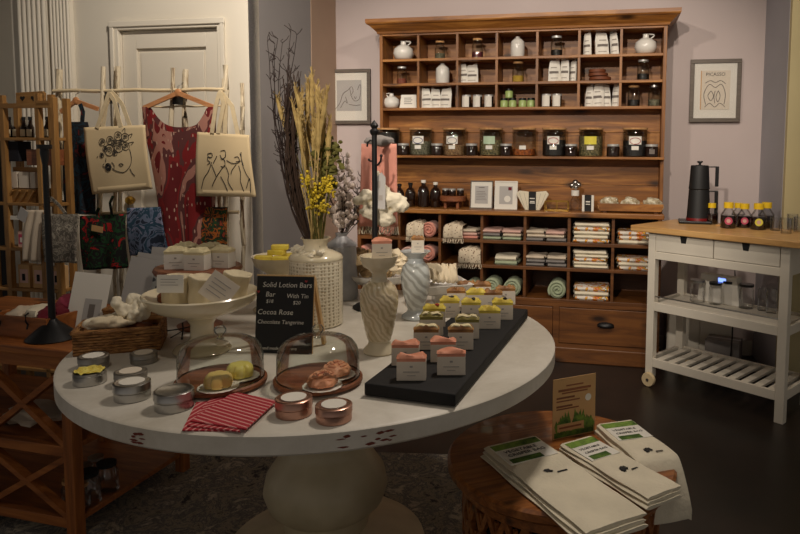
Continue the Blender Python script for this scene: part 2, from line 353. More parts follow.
def dup(o, loc=None, rz=None, label=None, group=None, parent=None):
    r = o.copy(); COL.objects.link(r); r.parent = parent
    if loc is not None: r.location = loc
    if rz is not None: r.rotation_euler = (0, 0, rz)
    if label: r['label'] = label
    if group: r['group'] = group
    for ch in list(o.children): dup(ch, parent=r)
    return r
def text(name, s, size, parent, loc, rot, mat, align='LEFT', ext=.0002, shear=0):
    cu = bpy.data.curves.new(name, 'FONT'); cu.body = s; cu.size = size; cu.align_x = align; cu.extrude = ext; cu.shear = shear; cu.resolution_u = 2
    t = bpy.data.objects.new(name, cu); COL.objects.link(t); bpy.context.view_layer.update()
    me = bpy.data.meshes.new_from_object(t); bpy.data.objects.remove(t); bpy.data.curves.remove(cu); me.name = name
    me.materials.clear(); me.materials.append(K[mat])
    o = bpy.data.objects.new(name, me); COL.objects.link(o); o.parent = parent; o.location = loc; o.rotation_euler = rot; return o
UPR = (pi/2, 0, 0)
def struct(name, mb, mat, loc=(0, 0, 0), rz=0, parent=None, **k):
    o = mb.build(name, mat, parent, **k); o.location = loc; o.rotation_euler = (0, 0, rz)
    if not parent: o['kind'] = 'structure'
    return o
# ================================================================ the setting
RL = dict(loc=O3, rz=T)
struct('floor', MB().bx(-5, 5, -6, 3, -.05, 0), 'floor_dark', **RL)
struct('ceiling', MB().bx(-5, 5, -6, 3, 3.1, 3.2), 'ceiling_paint', **RL)
RX = -.46; DW_ = -.90
struct('wall_back', MB().bx(RX, 2.55, .31, .43, 0, 3.1), 'wall_mauve', **RL)
struct('wall_return_left', MB().bx(RX-.05, RX, DW_+.004, -.10, 0, 3.1), 'wall_grey', **RL)
struct('trim_1', MB().bx(RX-.25, RX+.004, -.10, .43, 0, 3.1), 'wall_tan', **RL)
struct('wall_return_right', MB().bx(2.55, 2.80, -.313, .43, 0, 3.1), 'wall_blue', **RL)
struct('wall_right', MB().bx(2.552, 4.2, -.36, -.313, 0, 3.1), 'wall_olive', **RL)
struct('baseboard_back', MB().bx(RX+.01, 2.54, .295, .31, 0, .10), 'cart_white', **RL)
struct('baseboard_right', MB().bx(2.56, 4.2, -.375, -.36, 0, .10), 'cart_white', **RL)
# door wall, door and casing
DW = -.90
xa = lp(115, 60, DW)[0]; xb = lp(226, 60, DW)[0]; ztop = lp(170, 21, DW)[1]
x_in0 = lp(121, 60, DW)[0]; x_in1 = lp(219.5, 60, DW)[0]; zin = lp(170, 29, DW)[1]
struct('wall_left', MB().bx(-2.2, x_in0, DW, DW+.12, 0, 3.1).bx(x_in1, RX-.0, DW, DW+.12, 0, 3.1).bx(x_in0, x_in1, DW, DW+.12, zin, 3.1), 'wall_cream', **RL)
cs = MB()
cw = x_in0-xa
cs.bx(xa, x_in0, DW-.022, DW, 0, ztop).bx(x_in1, xb, DW-.022, DW, 0, ztop).bx(x_in0, x_in1, DW-.022, DW, zin, ztop)
cs.bx(xa-.012, xb+.012, DW-.034, DW-.022, ztop-.03, ztop+.004).bx(xa-.008, xa+.018, DW-.032, DW-.022, 0, ztop-.03).bx(xb-.018, xb+.008, DW-.032, DW-.022, 0, ztop-.03)
struct('trim_2', cs, 'wall_cream', bevel=.004, **RL)
d = bpy.data.objects.new('door_1', None); COL.objects.link(d); d.location = O3; d.rotation_euler = (0, 0, T); d['kind'] = 'structure'
px0 = lp(135, 60, DW)[0]; px1 = lp(205, 60, DW)[0]; pzt = lp(170, 47.5, DW)[1]
sl = MB(); y0, y1 = DW+.012, DW+.05
sl.bx(x_in0+.003, px0, y0, y1, .01, zin-.003).bx(px1, x_in1-.003, y0, y1, .01, zin-.003).bx(px0, px1, y0, y1, pzt, zin-.003).bx(px0, px1, y0, y1, .01, .2).bx(px0, px1, y0, y1, .85, 1.0)
sl.build('door_frame', 'wall_cream', d, bevel=.004)
pa = MB()
for z0, z1 in ((.2, .85), (1.0, pzt)):
    pa.bx(px0, px1, y0+.02, y1-.004, z0, z1).bx(px0+.022, px1-.022, y0+.010, y0+.02, z0+.022, z1-.022)
pa.build('door_panel', 'wall_cream', d, bevel=.003)
MB().bx(x_in1-.006, x_in1+.012, y0-.016, y0-.002, lp(218, 76, DW)[1], lp(218, 60, DW)[1]).build('hinge', 'brass', d)
kx, kz = lp(133, 200, DW)
MB().lathe([(0, 0), (.02, .004), (.028, .02), (.024, .036), (.01, .04), (.01, .06)], 16).build('door_knob', 'brass', d)
kb = bpy.data.objects['door_knob']; kb.rotation_euler = (-pi/2, 0, 0); kb.location = (kx, DW-.05, kz)
# fluted pilaster wall on the far left with the dark opening beside it
fx0 = lx(5, -.95, 2.1); fx1 = lx(70, -.95, 2.1)
fl = MB().bx(fx0, -2.2+.0, DW+.0, DW+.1, 0, 3.1)
for xs0, xs1 in ((18, 47), (50, 70)):
    a = lx(xs0, DW-.03, 2.1); b_ = lx(xs1, DW-.03, 2.1); n = 6
    fl.bx(a, b_, DW-.03, DW, 0, 3.1)
    for i in range(n):
        q = a+(b_-a)*(i+.5)/n; fl.cyl(q, DW-.03, 0, 3.1, (b_-a)/n*.36, seg=10)
struct('trim_3', fl, 'wall_cream', **RL)
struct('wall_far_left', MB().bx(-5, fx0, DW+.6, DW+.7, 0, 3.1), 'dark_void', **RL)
# rug
rg = MB().box(0, 0, .006, 2.4, 2.1, .012)
single(rg, 'area_rug', 'rug', 'worn grey and beige patterned area rug under the round white table', 'rug', (-1.13, 1.88, .0), -.05)

# ================================================================ the hutch
H = thing('display_hutch', 'large honey-brown pine hutch with cubbyholes against the back wall', 'cabinet', O3, T)
ZT = 2.258; U = .2736; UW = 1.912
dv = [lp(x, 60, .0)[0] for x in (381.5, 418, 457, 496.5, 537, 579, 621, 667)]
dv[0] = 0; dv[7] = UW
zsh = [2.165, 2.0, 1.834, 1.667]      # tops/edges of cubby rows
D0 = .24; DB = .13
def cornice():
    m = MB(); prof = [(0, 2.168), (.012, 2.171), (.015, 2.184), (.03, 2.198), (.055, 2.222), (.07, 2.229), (.075, 2.238), (.075, 2.262), (0, 2.262)]
    # front and two returns mitred: loft rectangle offsets
    vs = []; fs = []
    for (o_, z) in prof:
        vs += [(-o_, D0, z), (-o_, -o_, z), (UW+o_, -o_, z), (UW+o_, D0, z)]
    n = len(prof)
    for j in range(n-1):
        for k in range(3): fs.append((j*4+k, j*4+k+1, (j+1)*4+k+1, (j+1)*4+k))
        fs.append((j*4+3, j*4, (j+1)*4, (j+1)*4+3))
    fs.append((0, 1, 2, 3)); fs.append(tuple((n-1)*4+k for k in range(4)))
    return m.add(vs, fs)
cornice().build('cornice', 'pine', H)
ZC = .985                                                     # counter top height
for x0, x1 in ((0, .022), (UW-.022, UW)): MB().bx(x0, x1, 0, D0, ZC, 2.168).build('side_panel', 'pine_up', H, bevel=.002)
for i, (z0, z1) in enumerate(((ZC, 1.15), (1.15, 1.322), (1.322, 1.50), (1.50, 1.667), (1.667, 1.834), (1.834, 2.0), (2.0, 2.168))):
    MB().bx(.022, UW-.022, (D0-.02 if z0 > 1.6 else DB), D0, z0+.001, z1-.001).build('back_board', 'pine', H, bevel=.002)
for z in (2.0, 1.834, 1.667): MB().bx(.022, UW-.022, .002, D0-.02, z-.018, z).build('shelf', 'pine', H, bevel=.002)
MB().bx(.022, UW-.022, .0, D0-.02, 2.156, 2.168).build('top_rail', 'pine', H, bevel=.002)
for k in range(1, 7):
    for z0, z1 in ((1.667, 1.816), (1.834, 1.982), (2.0, 2.156)): MB().bx(dv[k]-.008, dv[k]+.008, .004, D0-.02, z0, z1).build('divider', 'pine_up', H)
JZ = 1.341
MB().bx(.0, UW, -.04, DB, JZ-.016, JZ).build('shelf', 'pine', H, bevel=.002)
# lower body
LX0, LX1 = -.125, 1.905; F = -.12; LB = .29
MB().bx(LX0-.01, LX1+.01, F-.02, D0, ZC-.032, ZC).build('counter', 'pine', H, bevel=.006)
for x0, x1 in ((LX0, LX0+.025), (LX1-.025, LX1)): MB().bx(x0, x1, F, LB, .02, ZC-.032).build('side_panel', 'pine_dark', H, bevel=.002)
MB().bx(LX0+.025, LX1-.025, LB-.015, LB, .02, ZC-.032).build('back_board', 'pine_dark', H)
ldv = [LX0+.012]+[lp(x, 260, F)[0] for x in (399, 439.5, 481.5, 524.5, 568.5, 612.5)]+[LX1-.012]
zr = [.787, .621, .412]
for z in zr: MB().bx(LX0+.025, LX1-.025, F+.002, LB-.015, z-.022, z).build('shelf', 'pine_dark', H, bevel=.002)
for k in range(1, 7):
    for z0, z1 in ((.787, ZC-.032), (.621, .765), (.412, .599)): MB().bx(ldv[k]-.009, ldv[k]+.009, F+.004, LB-.015, z0, z1).build('divider', 'pine_dark', H)
zd0, zd1 = .125, .365
ddv = [LX0+.025, .70-.09, 1.262, LX1-.025]
MB().bx(LX0+.025, LX1-.025, F, F+.02, .365, .39).build('rail', 'pine_dark', H)
MB().bx(LX0+.025, LX1-.025, F, F+.02, .10, .123).build('rail', 'pine_dark', H)
for k in (1, 2): MB().bx(ddv[k]-.03, ddv[k]+.01, F, F+.02, .123, .365).build('stile', 'pine_dark', H)
for k in range(3):
    x0 = ddv[k]+.012; x1 = ddv[k+1]-(.032 if k < 2 else .012)
    dr = MB().bx(x0, x1, F-.006, F+.25, zd0+.002, zd1-.004).build('drawer', 'pine_dark', H, bevel=.003)
    cup = MB().grid(14, 6, lambda u, v: ((x0+x1)/2+.052*cos(pi*u), F-.006-.028*sin(pi*u)*sin(pi*v*.5+.001)-.002, .262+.028*cos(pi*v*.5)*(.35+.65*sin(pi*u))-.01))
    cup.build('cup_handle', 'black_metal', dr, solid=.003)
MB().bx(LX0-.012, LX1+.012, F-.014, LB, 0, .10).build('plinth', 'pine_dark', H, bevel=.006)

# ---------------------------------------------------------------- hutch contents
def on(x, d, z): return rf(x, d, z)
YD = .08                                                      # usual depth of a thing inside a cubby
def X(px, z, d=YD): return lx(px, d, z)
def jug(px, z, s, label, flip=1):
    t = thing('ceramic_jug', label, 'jug', on(X(px, z), YD, z), T)
    MB().lathe([(.035*s, 0), (.058*s, .012*s), (.072*s, .045*s), (.066*s, .078*s), (.038*s, .10*s), (.02*s, .108*s), (.018*s, .125*s), (.023*s, .13*s), (.018*s, .13*s), (.014*s, .12*s)], 24).build('body', 'white_ceramic', t)
    MB().tube([(flip*(.016+.036*sin(pi*u/8))*s, 0, (.130-.036*u/8)*s+.010*s*sin(pi*u/8)) for u in range(9)], .0045*s, 8).build('handle', 'white_ceramic', t)
jug(403.5, 2.0, 1.0, 'round white ceramic jug with loop handle, top left cubby of the hutch')
jug(645.5, 2.0, 1.0, 'round white ceramic jug with loop handle, top right cubby of the hutch')
jug(391.5, 1.667, .82, 'small white ceramic jug beside a white card, third-row left cubby', -1)
def bottle_vase(px, z, label):
    single(MB().lathe([(.040, 0), (.047, .01), (.048, .078), (.044, .106), (.026, .124), (.014, .130), (.016, .139), (.010, .139)], 24), 'ceramic_vase', 'white_ceramic', label, 'vase', on(X(px, z), YD, z), T)
bottle_vase(517.5, 2.0, 'plain white ceramic vase alone in the middle cubby of the top row')
bottle_vase(442.5, 1.834, 'plain white ceramic vase in the second-row cubby left of a white pouch')
def small_jar(px, z, s, fillmat, label, lid='cork', hs=1, d=YD):
    t = thing('glass_jar', label, 'jar', on(X(px, z, d), d, z), T)
    MB().lathe([(.03*s, .0), (.036*s, .006*s), (.036*s, .085*s*hs), (.026*s, .10*s*hs), (.026*s, .112*s*hs)], 20).build('jar_body', 'jar_glass', t)
    MB().lathe([(.034*s, .004*s), (.034*s, .04*s*hs)], 16).build('contents', fillmat, t)
    MB().cyl(0, 0, .112*s*hs, .124*s*hs, .031*s, seg=20).build('lid', lid, t)
small_jar(440, 2.0, 1.0, 'grey_herb', 'clear glass jar of pale contents in the second cubby of the top row')
small_jar(477.5, 2.0, 1.08, 'purple_herb', 'glass jar of dark purple petals in the third cubby of the top row')
small_jar(556.5, 2.0, 1.08, 'dark_contents', 'clear glass jar in the top row between the white vase and white pouches', 'lid_silver')
small_jar(402, 1.834, .98, 'red_herb', 'glass jar of reddish herbs in the leftmost cubby of the second row', 'lid_silver')
small_jar(518, 1.834, 1.12, 'yellow_herb', 'cork-lidded glass jar with yellow contents in the second-row middle cubby')
small_jar(643, 1.834, 1.08, 'dark_contents', 'narrow glass bottle jar in the rightmost cubby of the second row', 'lid_silver')
small_jar(633.5, 1.667, 1.1, 'dark_contents', 'wood-lidded glass jar, left of the pair in the lower right upper-hutch cubby')
small_jar(654, 1.667, 1.1, 'grey_herb', 'glass jar of grey contents, right of the pair in the third-row right cubby', 'steel')
def pouch(px, z, wpx, h, label, rz=0, d=YD, lean=0, dark=True):
    wd = wpx/147.; t = thing('white_pouch', label, 'pouch', on(X(px, z, d), d, z), T+rz)
    sk = random.uniform(-.012, .012)
    def fn(s):
        return lambda u, v: ((u-.5)*wd*(1-.05*sin(pi*v)-.24*max(0, v-.62)/.38)+sk*v, s*(.018*(1-v)**.7*sin(pi*min(max(u, .02), .98))+.0015)+lean*v, v*(h*(.90+.12*(u if sk > 0 else 1-u))+.003*sin(u*9)))
    m = MB().grid(8, 8, fn(-1)).grid(8, 8, fn(1)); m.build('bag', 'paper', t)
    f = lambda z0, z1, x0, x1, nm, mt: MB().grid(6, 2, lambda u, v: ((x0+(x1-x0)*u)*wd, -(.018*(1-(z0+(z1-z0)*v)/h)**.7*sin(pi*(x0+(x1-x0)*u+.5))+.0032), z0+(z1-z0)*v)).build(nm, mt, t)
    f(h*.36, h*.46, -.38, .38, 'printed_band', 'ink_soft')
    f(h*.60, h*.64, -.25, .25, 'lettering', 'ink_faint'); f(h*.14, h*.17, -.3, .3, 'lettering', 'ink_faint'); t.rotation_euler = (-.05, random.uniform(-.07, .05), T+rz)
    return t
G1 = 'white pouches in the hutch cubbies'
for px, z, wpx, h, lab in [
    (587.5, 2.0, 8, .155, 'slim white pouch, left of three in the top-row pouch cubby'), (602.5, 2.0, 13, .16, 'wide white pouch, middle of three in the top-row pouch cubby'), (615, 2.0, 9, .165, 'slim white pouch, right of three in the top-row pouch cubby'),
    (464, 1.834, 10, .145, 'white printed pouch on the left of the second-row pair'), (472, 1.834, 13, .135, 'white printed pouch on the right of the second-row pair'),
    (554, 1.834, 12, .15, 'white pouch, left of three in the second-row pouch cubby'), (564.5, 1.834, 10, .155, 'white pouch, middle of three in the second-row pouch cubby'), (573, 1.834, 7, .15, 'white pouch, right of three in the second-row pouch cubby'),
    (427, 1.667, 12, .145, 'white pouch, left of three in the third-row left cubby'), (436, 1.667, 11, .142, 'white pouch, middle of three in the third-row left cubby'), (445, 1.667, 13, .142, 'white pouch, right of three in the third-row left cubby'),
    (588.5, 1.667, 8, .15, 'white pouch, first from the left of four in the third row'), (598, 1.667, 11, .16, 'white pouch, second from the left of four in the third row'), (607, 1.667, 8, .155, 'white pouch, third from the left of four in the third row'), (615.5, 1.667, 9, .165, 'white pouch, rightmost of four in the third row')]:
    pouch(px, z, wpx, h, lab, rz=random.uniform(-.5, .35), d=YD+random.uniform(-.02, .02))['group'] = G1
cd = thing('small_sign', 'small white card leaning beside the small jug in the hutch', 'sign', on(X(408, 1.667, .05), .05, 1.667), T)
MB().prism_y([(-.062, 0), (.062, 0), (.056, .095), (-.052, .095)], 0, .003).build('card', 'paper', cd)
ln = MB()
for i in range(4): ln.bx(-.03, .03-.008*(i % 2), -.002, -.0005, .03+.013*i, .034+.013*i)
ln.build('lettering', 'ink_soft', cd); cd.rotation_euler = (-.12, 0, T)
lt = ['candle tin with white label, left of three in the third row', 'candle tin with white label, middle of three in the third row', 'candle tin with white label, right of three in the third row',
      'white-labelled candle tin on the left, right of the green jars', 'white-labelled candle tin on the right, right of the green jars']
for px, lab in zip((466.5, 477.5, 489, 546.5, 557), lt):
    t = thing('candle_jar', lab, 'candle', on(X(px, 1.667), YD, 1.667), T, 'white labelled candle jars')
    MB().lathe([(.028, 0), (.031, .004), (.031, .075)], 20).build('jar_body', 'amber_glass', t)
    MB().patch(.031, -1.15, .75, .006, .078).build('label', 'paper', t); MB().cyl(0, 0, .075, .088, .032, seg=20).build('lid', 'lid_silver', t)
for px, z, lab in [(504, 1.667, 'lime green jar at the left end of the bottom row of green jars'), (512.5, 1.667, 'lime green jar, second from left in the row of green jars'), (522.5, 1.667, 'lime green jar, third from left in the row of green jars'), (531, 1.667, 'lime green jar at the right end of the row of green jars'), (509, 1.7305, 'lime green jar stacked on top of the row of green jars')]:
    t = thing('green_jar', lab, 'jar', on(X(px, z), YD, z), T, 'lime green jars')
    MB().lathe([(.022, 0), (.027, .005), (.027, .044), (.022, .05)], 20).build('jar_body', 'lime_jar', t); MB().cyl(0, 0, .05, .063, .025, seg=20).build('lid', 'black_plastic', t)
for i, (px, dz, r) in enumerate(((600, 0, .07), (598, .026, .062), (597, .050, .055))):
    single(MB().lathe([(r*.6, 0), (r, .008), (r*1.02, .026), (r*.9, .028), (r*.8, .012), (0, .010)], 24), 'wooden_bowl', 'brown_leather', ['lowest of three stacked brown wooden bowls in the hutch', 'middle of three stacked brown wooden bowls in the hutch', 'topmost of three stacked brown wooden bowls in the hutch'][i], 'bowl', on(X(px, 1.834), YD, 1.834+dz), T)

# the jar shelf
fill = [('dark_contents', .9, None), ('grey_herb', .55, 'ink_blue'), ('tan_herb', .4, 'ink_soft'), ('green_tea', .6, 'label_green'), ('orange_herb', .27, 'plain'), ('dark_contents', .62, 'ink_red'), ('green_tea', .75, 'label_yellow'), ('dark_contents', .6, 'ink_red')]
names = ['wood-lidded glass jar of dark tea, half hidden by the pink towel', 'wood-lidded glass jar with a blue oval label', 'wood-lidded glass jar of tan herbs with a plain white label', 'wood-lidded glass jar of herbs with a pale green label', 'wood-lidded glass jar low in orange herbs with a small white label', 'wood-lidded glass jar with a red-edged label, nearer the shelf middle', 'wood-lidded glass jar of green tea with a yellow label', 'wood-lidded glass jar with a red-edged label at the right end of the shelf']
for px, (fm, fh, lb), lab in zip((388.5, 421, 454.5, 491, 524, 554, 590.5, 634.5), fill, names):
    t = thing('tea_jar', lab, 'jar', on(X(px, JZ, .045), .045, JZ), T, 'large tea jars on the hutch shelf'); r = .079; h = .176
    MB().lathe([(.070, 0), (r, .008), (r, h-.008), (r-.006, h)], 32).build('jar_body', 'jar_glass', t)
    MB().lathe([(r-.004, .006), (r-.004, h*fh)], 28).build('contents', fm, t)
    MB().cyl(0, 0, h, h+.012, r+.002, seg=32).build('wooden_lid', 'cork', t)
    if lb:
        if lb != 'plain':
            l = MB().patch(r, -.50, .50, .080, .132, t=.002).build('label', 'paper' if lb not in ('label_green', 'label_yellow') else lb, t)
            if lb.startswith('ink'): 
                ring = MB().tube([((r+.003)*sin(.42*cos(a)), -(r+.003)*cos(.42*cos(a)), .102+.020*sin(a)) for a in [tau*i/16 for i in range(17)]], .0022, 5); ring.build('label_border', lb, l)
        MB().patch(r, -.28, .28, .045, .070, t=.002).build('price_tag', 'paper', t)
sj = ['small dark jar with silver lid between the first and second tea jars', 'small dark jar with silver lid right of the blue-labelled tea jar', 'small dark jar with silver lid right of the white-labelled tea jar', 'small dark jar with silver lid right of the green-labelled tea jar', 'small dark jar with silver lid left of the yellow-labelled tea jar', 'small dark jar with silver lid right of the yellow-labelled tea jar', 'small dark jar with silver lid at the far right end of the jar shelf']
for px, lab in zip((403.5, 437, 471.5, 506, 571, 613, 651.5), sj):
    t = thing('spice_jar', lab, 'jar', on(X(px, JZ, .01), .01, JZ), T, 'small dark jars with silver lids on the jar shelf')
    MB().lathe([(.036, 0), (.042, .006), (.042, .06), (.036, .068)], 22).build('jar_body', 'amber_glass', t); MB().cyl(0, 0, .068, .082, .039, seg=22).build('lid', 'lid_silver', t)
    if lab.endswith('shelf'): MB().patch(.042, -.4, .4, .02, .05).build('label', 'ink_soft', t)

# the counter
CD = .0
for px, s, cap, lab in [(399.5, .93, 'black_plastic', 'brown glass bottle with black cap, leftmost on the hutch counter'), (410.5, .98, 'black_plastic', 'brown glass bottle with black cap, second on the hutch counter'), (423.5, 1.1, 'paper', 'wider brown glass bottle with white cap on the hutch counter'), (435.5, 1.02, 'paper', 'narrower brown glass bottle with white cap on the hutch counter')]:
    t = thing('brown_bottle', lab, 'bottle', on(X(px, ZC, CD), CD, ZC), T)
    MB().lathe([(.032*s, 0), (.037*s, .006), (.037*s, .10*s), (.028*s, .124*s), (.014*s, .136*s), (.013*s, .152*s)], 22).build('bottle_body', 'amber_glass', t)
    MB().cyl(0, 0, .152*s, .170*s, .016*s, seg=18).build('cap', cap, t)
t = thing('wooden_riser', 'small round wooden riser holding three dark jars on the counter', 'stand', on(X(453, ZC, CD), CD, ZC), T)
MB().lathe([(.085, .045), (.09, .05), (.09, .078), (.085, .082), (0, .082)], 28).build('platform', 'plate_wood', t)
for a in (.8, 2.4, 3.9, 5.5): MB().cyl(.06*cos(a), .06*sin(a), 0, .046, .012, seg=10).build('leg', 'plate_wood', t)
for dx, lab in ((-.052, 'left'), (0, 'middle'), (.052, 'right')):
    q = thing('spice_jar', 'small dark jar with silver lid, %s one on the round wooden riser' % lab, 'jar', on(X(453, ZC, CD)+dx, CD-(.02 if dx == 0 else 0), ZC+.082), T)
    MB().lathe([(.022, 0), (.025, .004), (.025, .034), (.022, .04)], 18).build('jar_body', 'amber_glass', q); MB().cyl(0, 0, .04, .05, .0235, seg=18).build('lid', 'lid_silver', q)
def counter_frame(px, lab, kind):
    t = thing('picture_frame', lab, 'frame', on(X(px, ZC, -.03), -.03, ZC), T-.02); t.rotation_euler = (-.12, 0, T)
    m = MB(); w_, h_ = .155, .19
    m.bx(-w_/2, w_/2, 0, .012, 0, .008).bx(-w_/2, w_/2, 0, .012, h_-.008, h_).bx(-w_/2, -w_/2+.006, 0, .012, .008, h_-.008).bx(w_/2-.006, w_/2, 0, .012, .008, h_-.008).build('frame', 'paper' if kind else 'frame_wood', t)
    MB().bx(-w_/2+.006, w_/2-.006, .004, .01, .008, h_-.008).build('mat_board', 'paper', t)
    MB().bx(-.045, .045, .0025, .0038, .035, .155).build('print', 'card_grey', t)
    l = MB()
    if not kind:
        l.bx(-.02, .02, .0012, .0022, .142, .147)
        for i in range(6): l.bx(-.036, .036-.006*(i % 3), .0012, .0022, .06+.011*i, .0625+.011*i)
        l.build('lettering', 'ink_soft', t)
    else:
        l.bx(.015, .038, .0012, .0022, .128, .15).build('printed_corner', 'burgundy', t)
        s_ = MB().lathe([(0, 0), (.022, .001)], 18).build('round_seal', 'paper', t); s_.rotation_euler = (pi/2, 0, 0); s_.location = (.01, .0022, .07)
counter_frame(481, 'small framed notice in dark frame with lines of text on the counter', 0)
counter_frame(505.5, 'small white framed print with round seal on the counter', 1)
t = thing('cloth_bundle', 'white napkins tied in a fan by a dark paper band on the counter', 'napkins', on(X(533, ZC, CD), CD-.03, ZC), T)
MB().prism_y([(-.05, 0), (.05, 0), (.108, .105), (.09, .128), (.0, .118), (-.09, .128), (-.108, .105)], -.012, .014).build('napkins', 'linen_pale', t, bevel=.004)
for s in (-1, 1):
    for k in range(2): MB().bar((s*(.028+.02*k), -.013, .006), (s*(.055+.032*k), -.013, .112), .0015, .001).build('fold_line', 'ink_soft', t)
MB().bx(-.024, .024, -.016, .018, 0, .122).build('paper_band', 'ink', t)
for z_, w_ in ((.075, .034), (.055, .03), (.045, .034)): MB().bx(-w_/2, w_/2, -.0175, -.016, z_, z_+.006).build('lettering', 'paper', t)
t = thing('brass_box', 'small brass and glass box between the napkins and glass bottle', 'box', on(X(557, ZC, CD), CD-.02, ZC), T)
m = MB(); a, b_, h = .075, .04, .062
for sx in (-1, 1):
    for sy in (-1, 1): m.bar((sx*a, sy*b_, 0), (sx*a, sy*b_, h), .005, .005)
    for z in (.003, h): m.bar((sx*a, -b_, z), (sx*a, b_, z), .005, .005)
for sy in (-1, 1):
    for z in (.003, h): m.bar((-a, sy*b_, z), (a, sy*b_, z), .005, .005)
    m.bar((0, sy*b_, 0), (0, sy*b_, h), .004, .004)
m.build('wire_frame', 'brass', t); MB().bx(-a, a, -b_, b_, .002, h).build('glass_panel', 'pane_glass', t)
t = thing('glass_decanter', 'clear glass bottle topped with a cluster of crystal balls', 'bottle', on(X(575, ZC, CD), CD-.01, ZC), T)
MB().lathe([(.03, 0), (.034, .005), (.034, .06), (.02, .085), (.012, .10), (.014, .118)], 20).build('bottle_body', 'clear_glass', t)
MB().cyl(0, 0, .10, .135, .026, seg=16).build('label', 'paper', t)
for x_, z_, r in ((-.022, .165, .019), (0, .185, .021), (.022, .172, .017), (.004, .155, .015)): MB().blob(x_, 0, z_, r, r, r, 0, 1).build('crystal_ball', 'steel', t)
t = thing('wrapped_box', 'small white box with a black printed band beside the decanter', 'box', on(X(588, ZC, CD), CD-.02, ZC), T)
MB().bx(-.038, .038, -.02, .02, 0, .105).build('box', 'paper', t, bevel=.002); MB().bx(-.022, .022, -.0215, .0215, -.0, .1065).build('band', 'ink', t)
MB().bx(-.014, .014, -.0232, -.0216, .06, .068).build('lettering', 'paper', t); MB().bx(-.014, .014, -.0232, -.0216, .045, .05).build('lettering', 'paper', t)
tc = lx(630, -.03, ZC)
t = thing('wooden_tray', 'long slanted wooden tray holding clear bags at the counter right end', 'tray', on(tc, -.03, ZC), T)
MB().prism_y([(-.205, .045), (-.19, .012), (.19, .012), (.205, .045), (.195, .045), (.182, .02), (-.182, .02), (-.195, .045)], -.06, .06).build('trough', 'beech', t)
for s in (-1, 1): MB().prism_y([(-.205, .06), (-.19, .012), (.19, .012), (.205, .06)], s*.06-.004, s*.06+.004).build('side_board', 'pine', t, bevel=.002)
for s in (-.16, .16): MB().bx(s-.012, s+.012, -.05, .05, 0, .014).build('foot', 'pine_dark', t)
for px, lab in ((609.5, 'clear bag of pale sweets, left in the wooden tray'), (630.5, 'clear bag of pale sweets, middle of the wooden tray'), (652.5, 'shiny clear bag at the right end of the wooden tray')):
    xx = lx(px, -.03, ZC+.07)
    single(MB().blob(0, 0, .038, .058, .045, .042, .16, 3, px), 'clear_bag', 'clear_bag', lab, 'bag', on(xx, -.03, ZC+.02), T, 'clear bags in the wooden tray')
# napkin fan etc done; folded cloths
FD = -.02
def folded(px0, px1, z, n, th, mats, lab, grp, name='folded_towel', d=FD, tilt=0):
    x0 = lx(px0, d, z); x1 = lx(px1, d, z); wd = x1-x0; zz = z
    for i in range(n):
        m = MB(); sd = random.random()*9; w2 = wd*random.uniform(.93, 1.0)
        def prof(s_): return [( -w2/2+th*.1, 0), (w2/2-th*.1, 0), (w2/2, th*.5), (w2/2-th*.1, th), (-w2/2+th*.1, th), (-w2/2, th*.5)]
        q = m.grid(10, 10, lambda u, v: ((u-.5)*w2+.003*sin(v*8+sd), (v-.5)*.17, th*.94+.004*sin(u*5+sd)*sin(v*4)))
        q.grid(10, 4, lambda u, v: ((u-.5)*w2+.003*sin(sd), -.085-.012*sin(pi*v)*(1+.3*sin(9*u+sd)), th*(.02+.92*v)+.004*sin(u*5+sd)*0))
        q.grid(4, 10, lambda u, v: (-w2/2-.008*sin(pi*u)+.003*sin(v*8+sd), (v-.5)*.17, th*(.02+.92*u)))
        q.grid(4, 10, lambda u, v: (w2/2+.008*sin(pi*u)+.003*sin(v*8+sd), (v-.5)*.17, th*(.02+.92*u)))
        q.grid(2, 2, lambda u, v: ((u-.5)*w2, (v-.5)*.17, .001))
        q.grid(10, 2, lambda u, v: ((u-.5)*w2*.97, -.0975-.0005*v, th*.44+th*.06*v))
        lev = 'only' if n == 1 else ['lowest', 'second', 'third', 'fourth', 'fifth'][i] if i < n-1 else 'topmost'
        single(m, name, mats[i % len(mats)], lab % lev, 'towel', on((x0+x1)/2+random.uniform(-.004, .004), d, zz), T+random.uniform(-.02, .02), grp)
        zz += th
def roll(px, pz, r, z, mat, lab, d=-.03):
    x0 = lx(px, d, z); t = thing('rolled_towel', lab, 'towel', on(x0, d, z+r), T); t.rotation_euler = (0, 0, T)
    def sp(y): return [((r*.15+r*.85*(k/60))*cos(tau*2.6*k/60), y, (r*.15+r*.85*(k/60))*sin(tau*2.6*k/60)) for k in range(61)]
    m = MB(); a = sp(-.075); 
    m.grid(60, 4, lambda u, v: (sp(0)[int(round(u*60))][0], -.08+.16*v+.004*sin(u*30), sp(0)[int(round(u*60))][2])).build('spiral', mat, t, solid=r*.22)
    c_ = MB().cyl(0, 0, -.07, .07, r*.96, seg=24).build('core', mat, t); c_.rotation_euler = (pi/2, 0, 0)
    return t
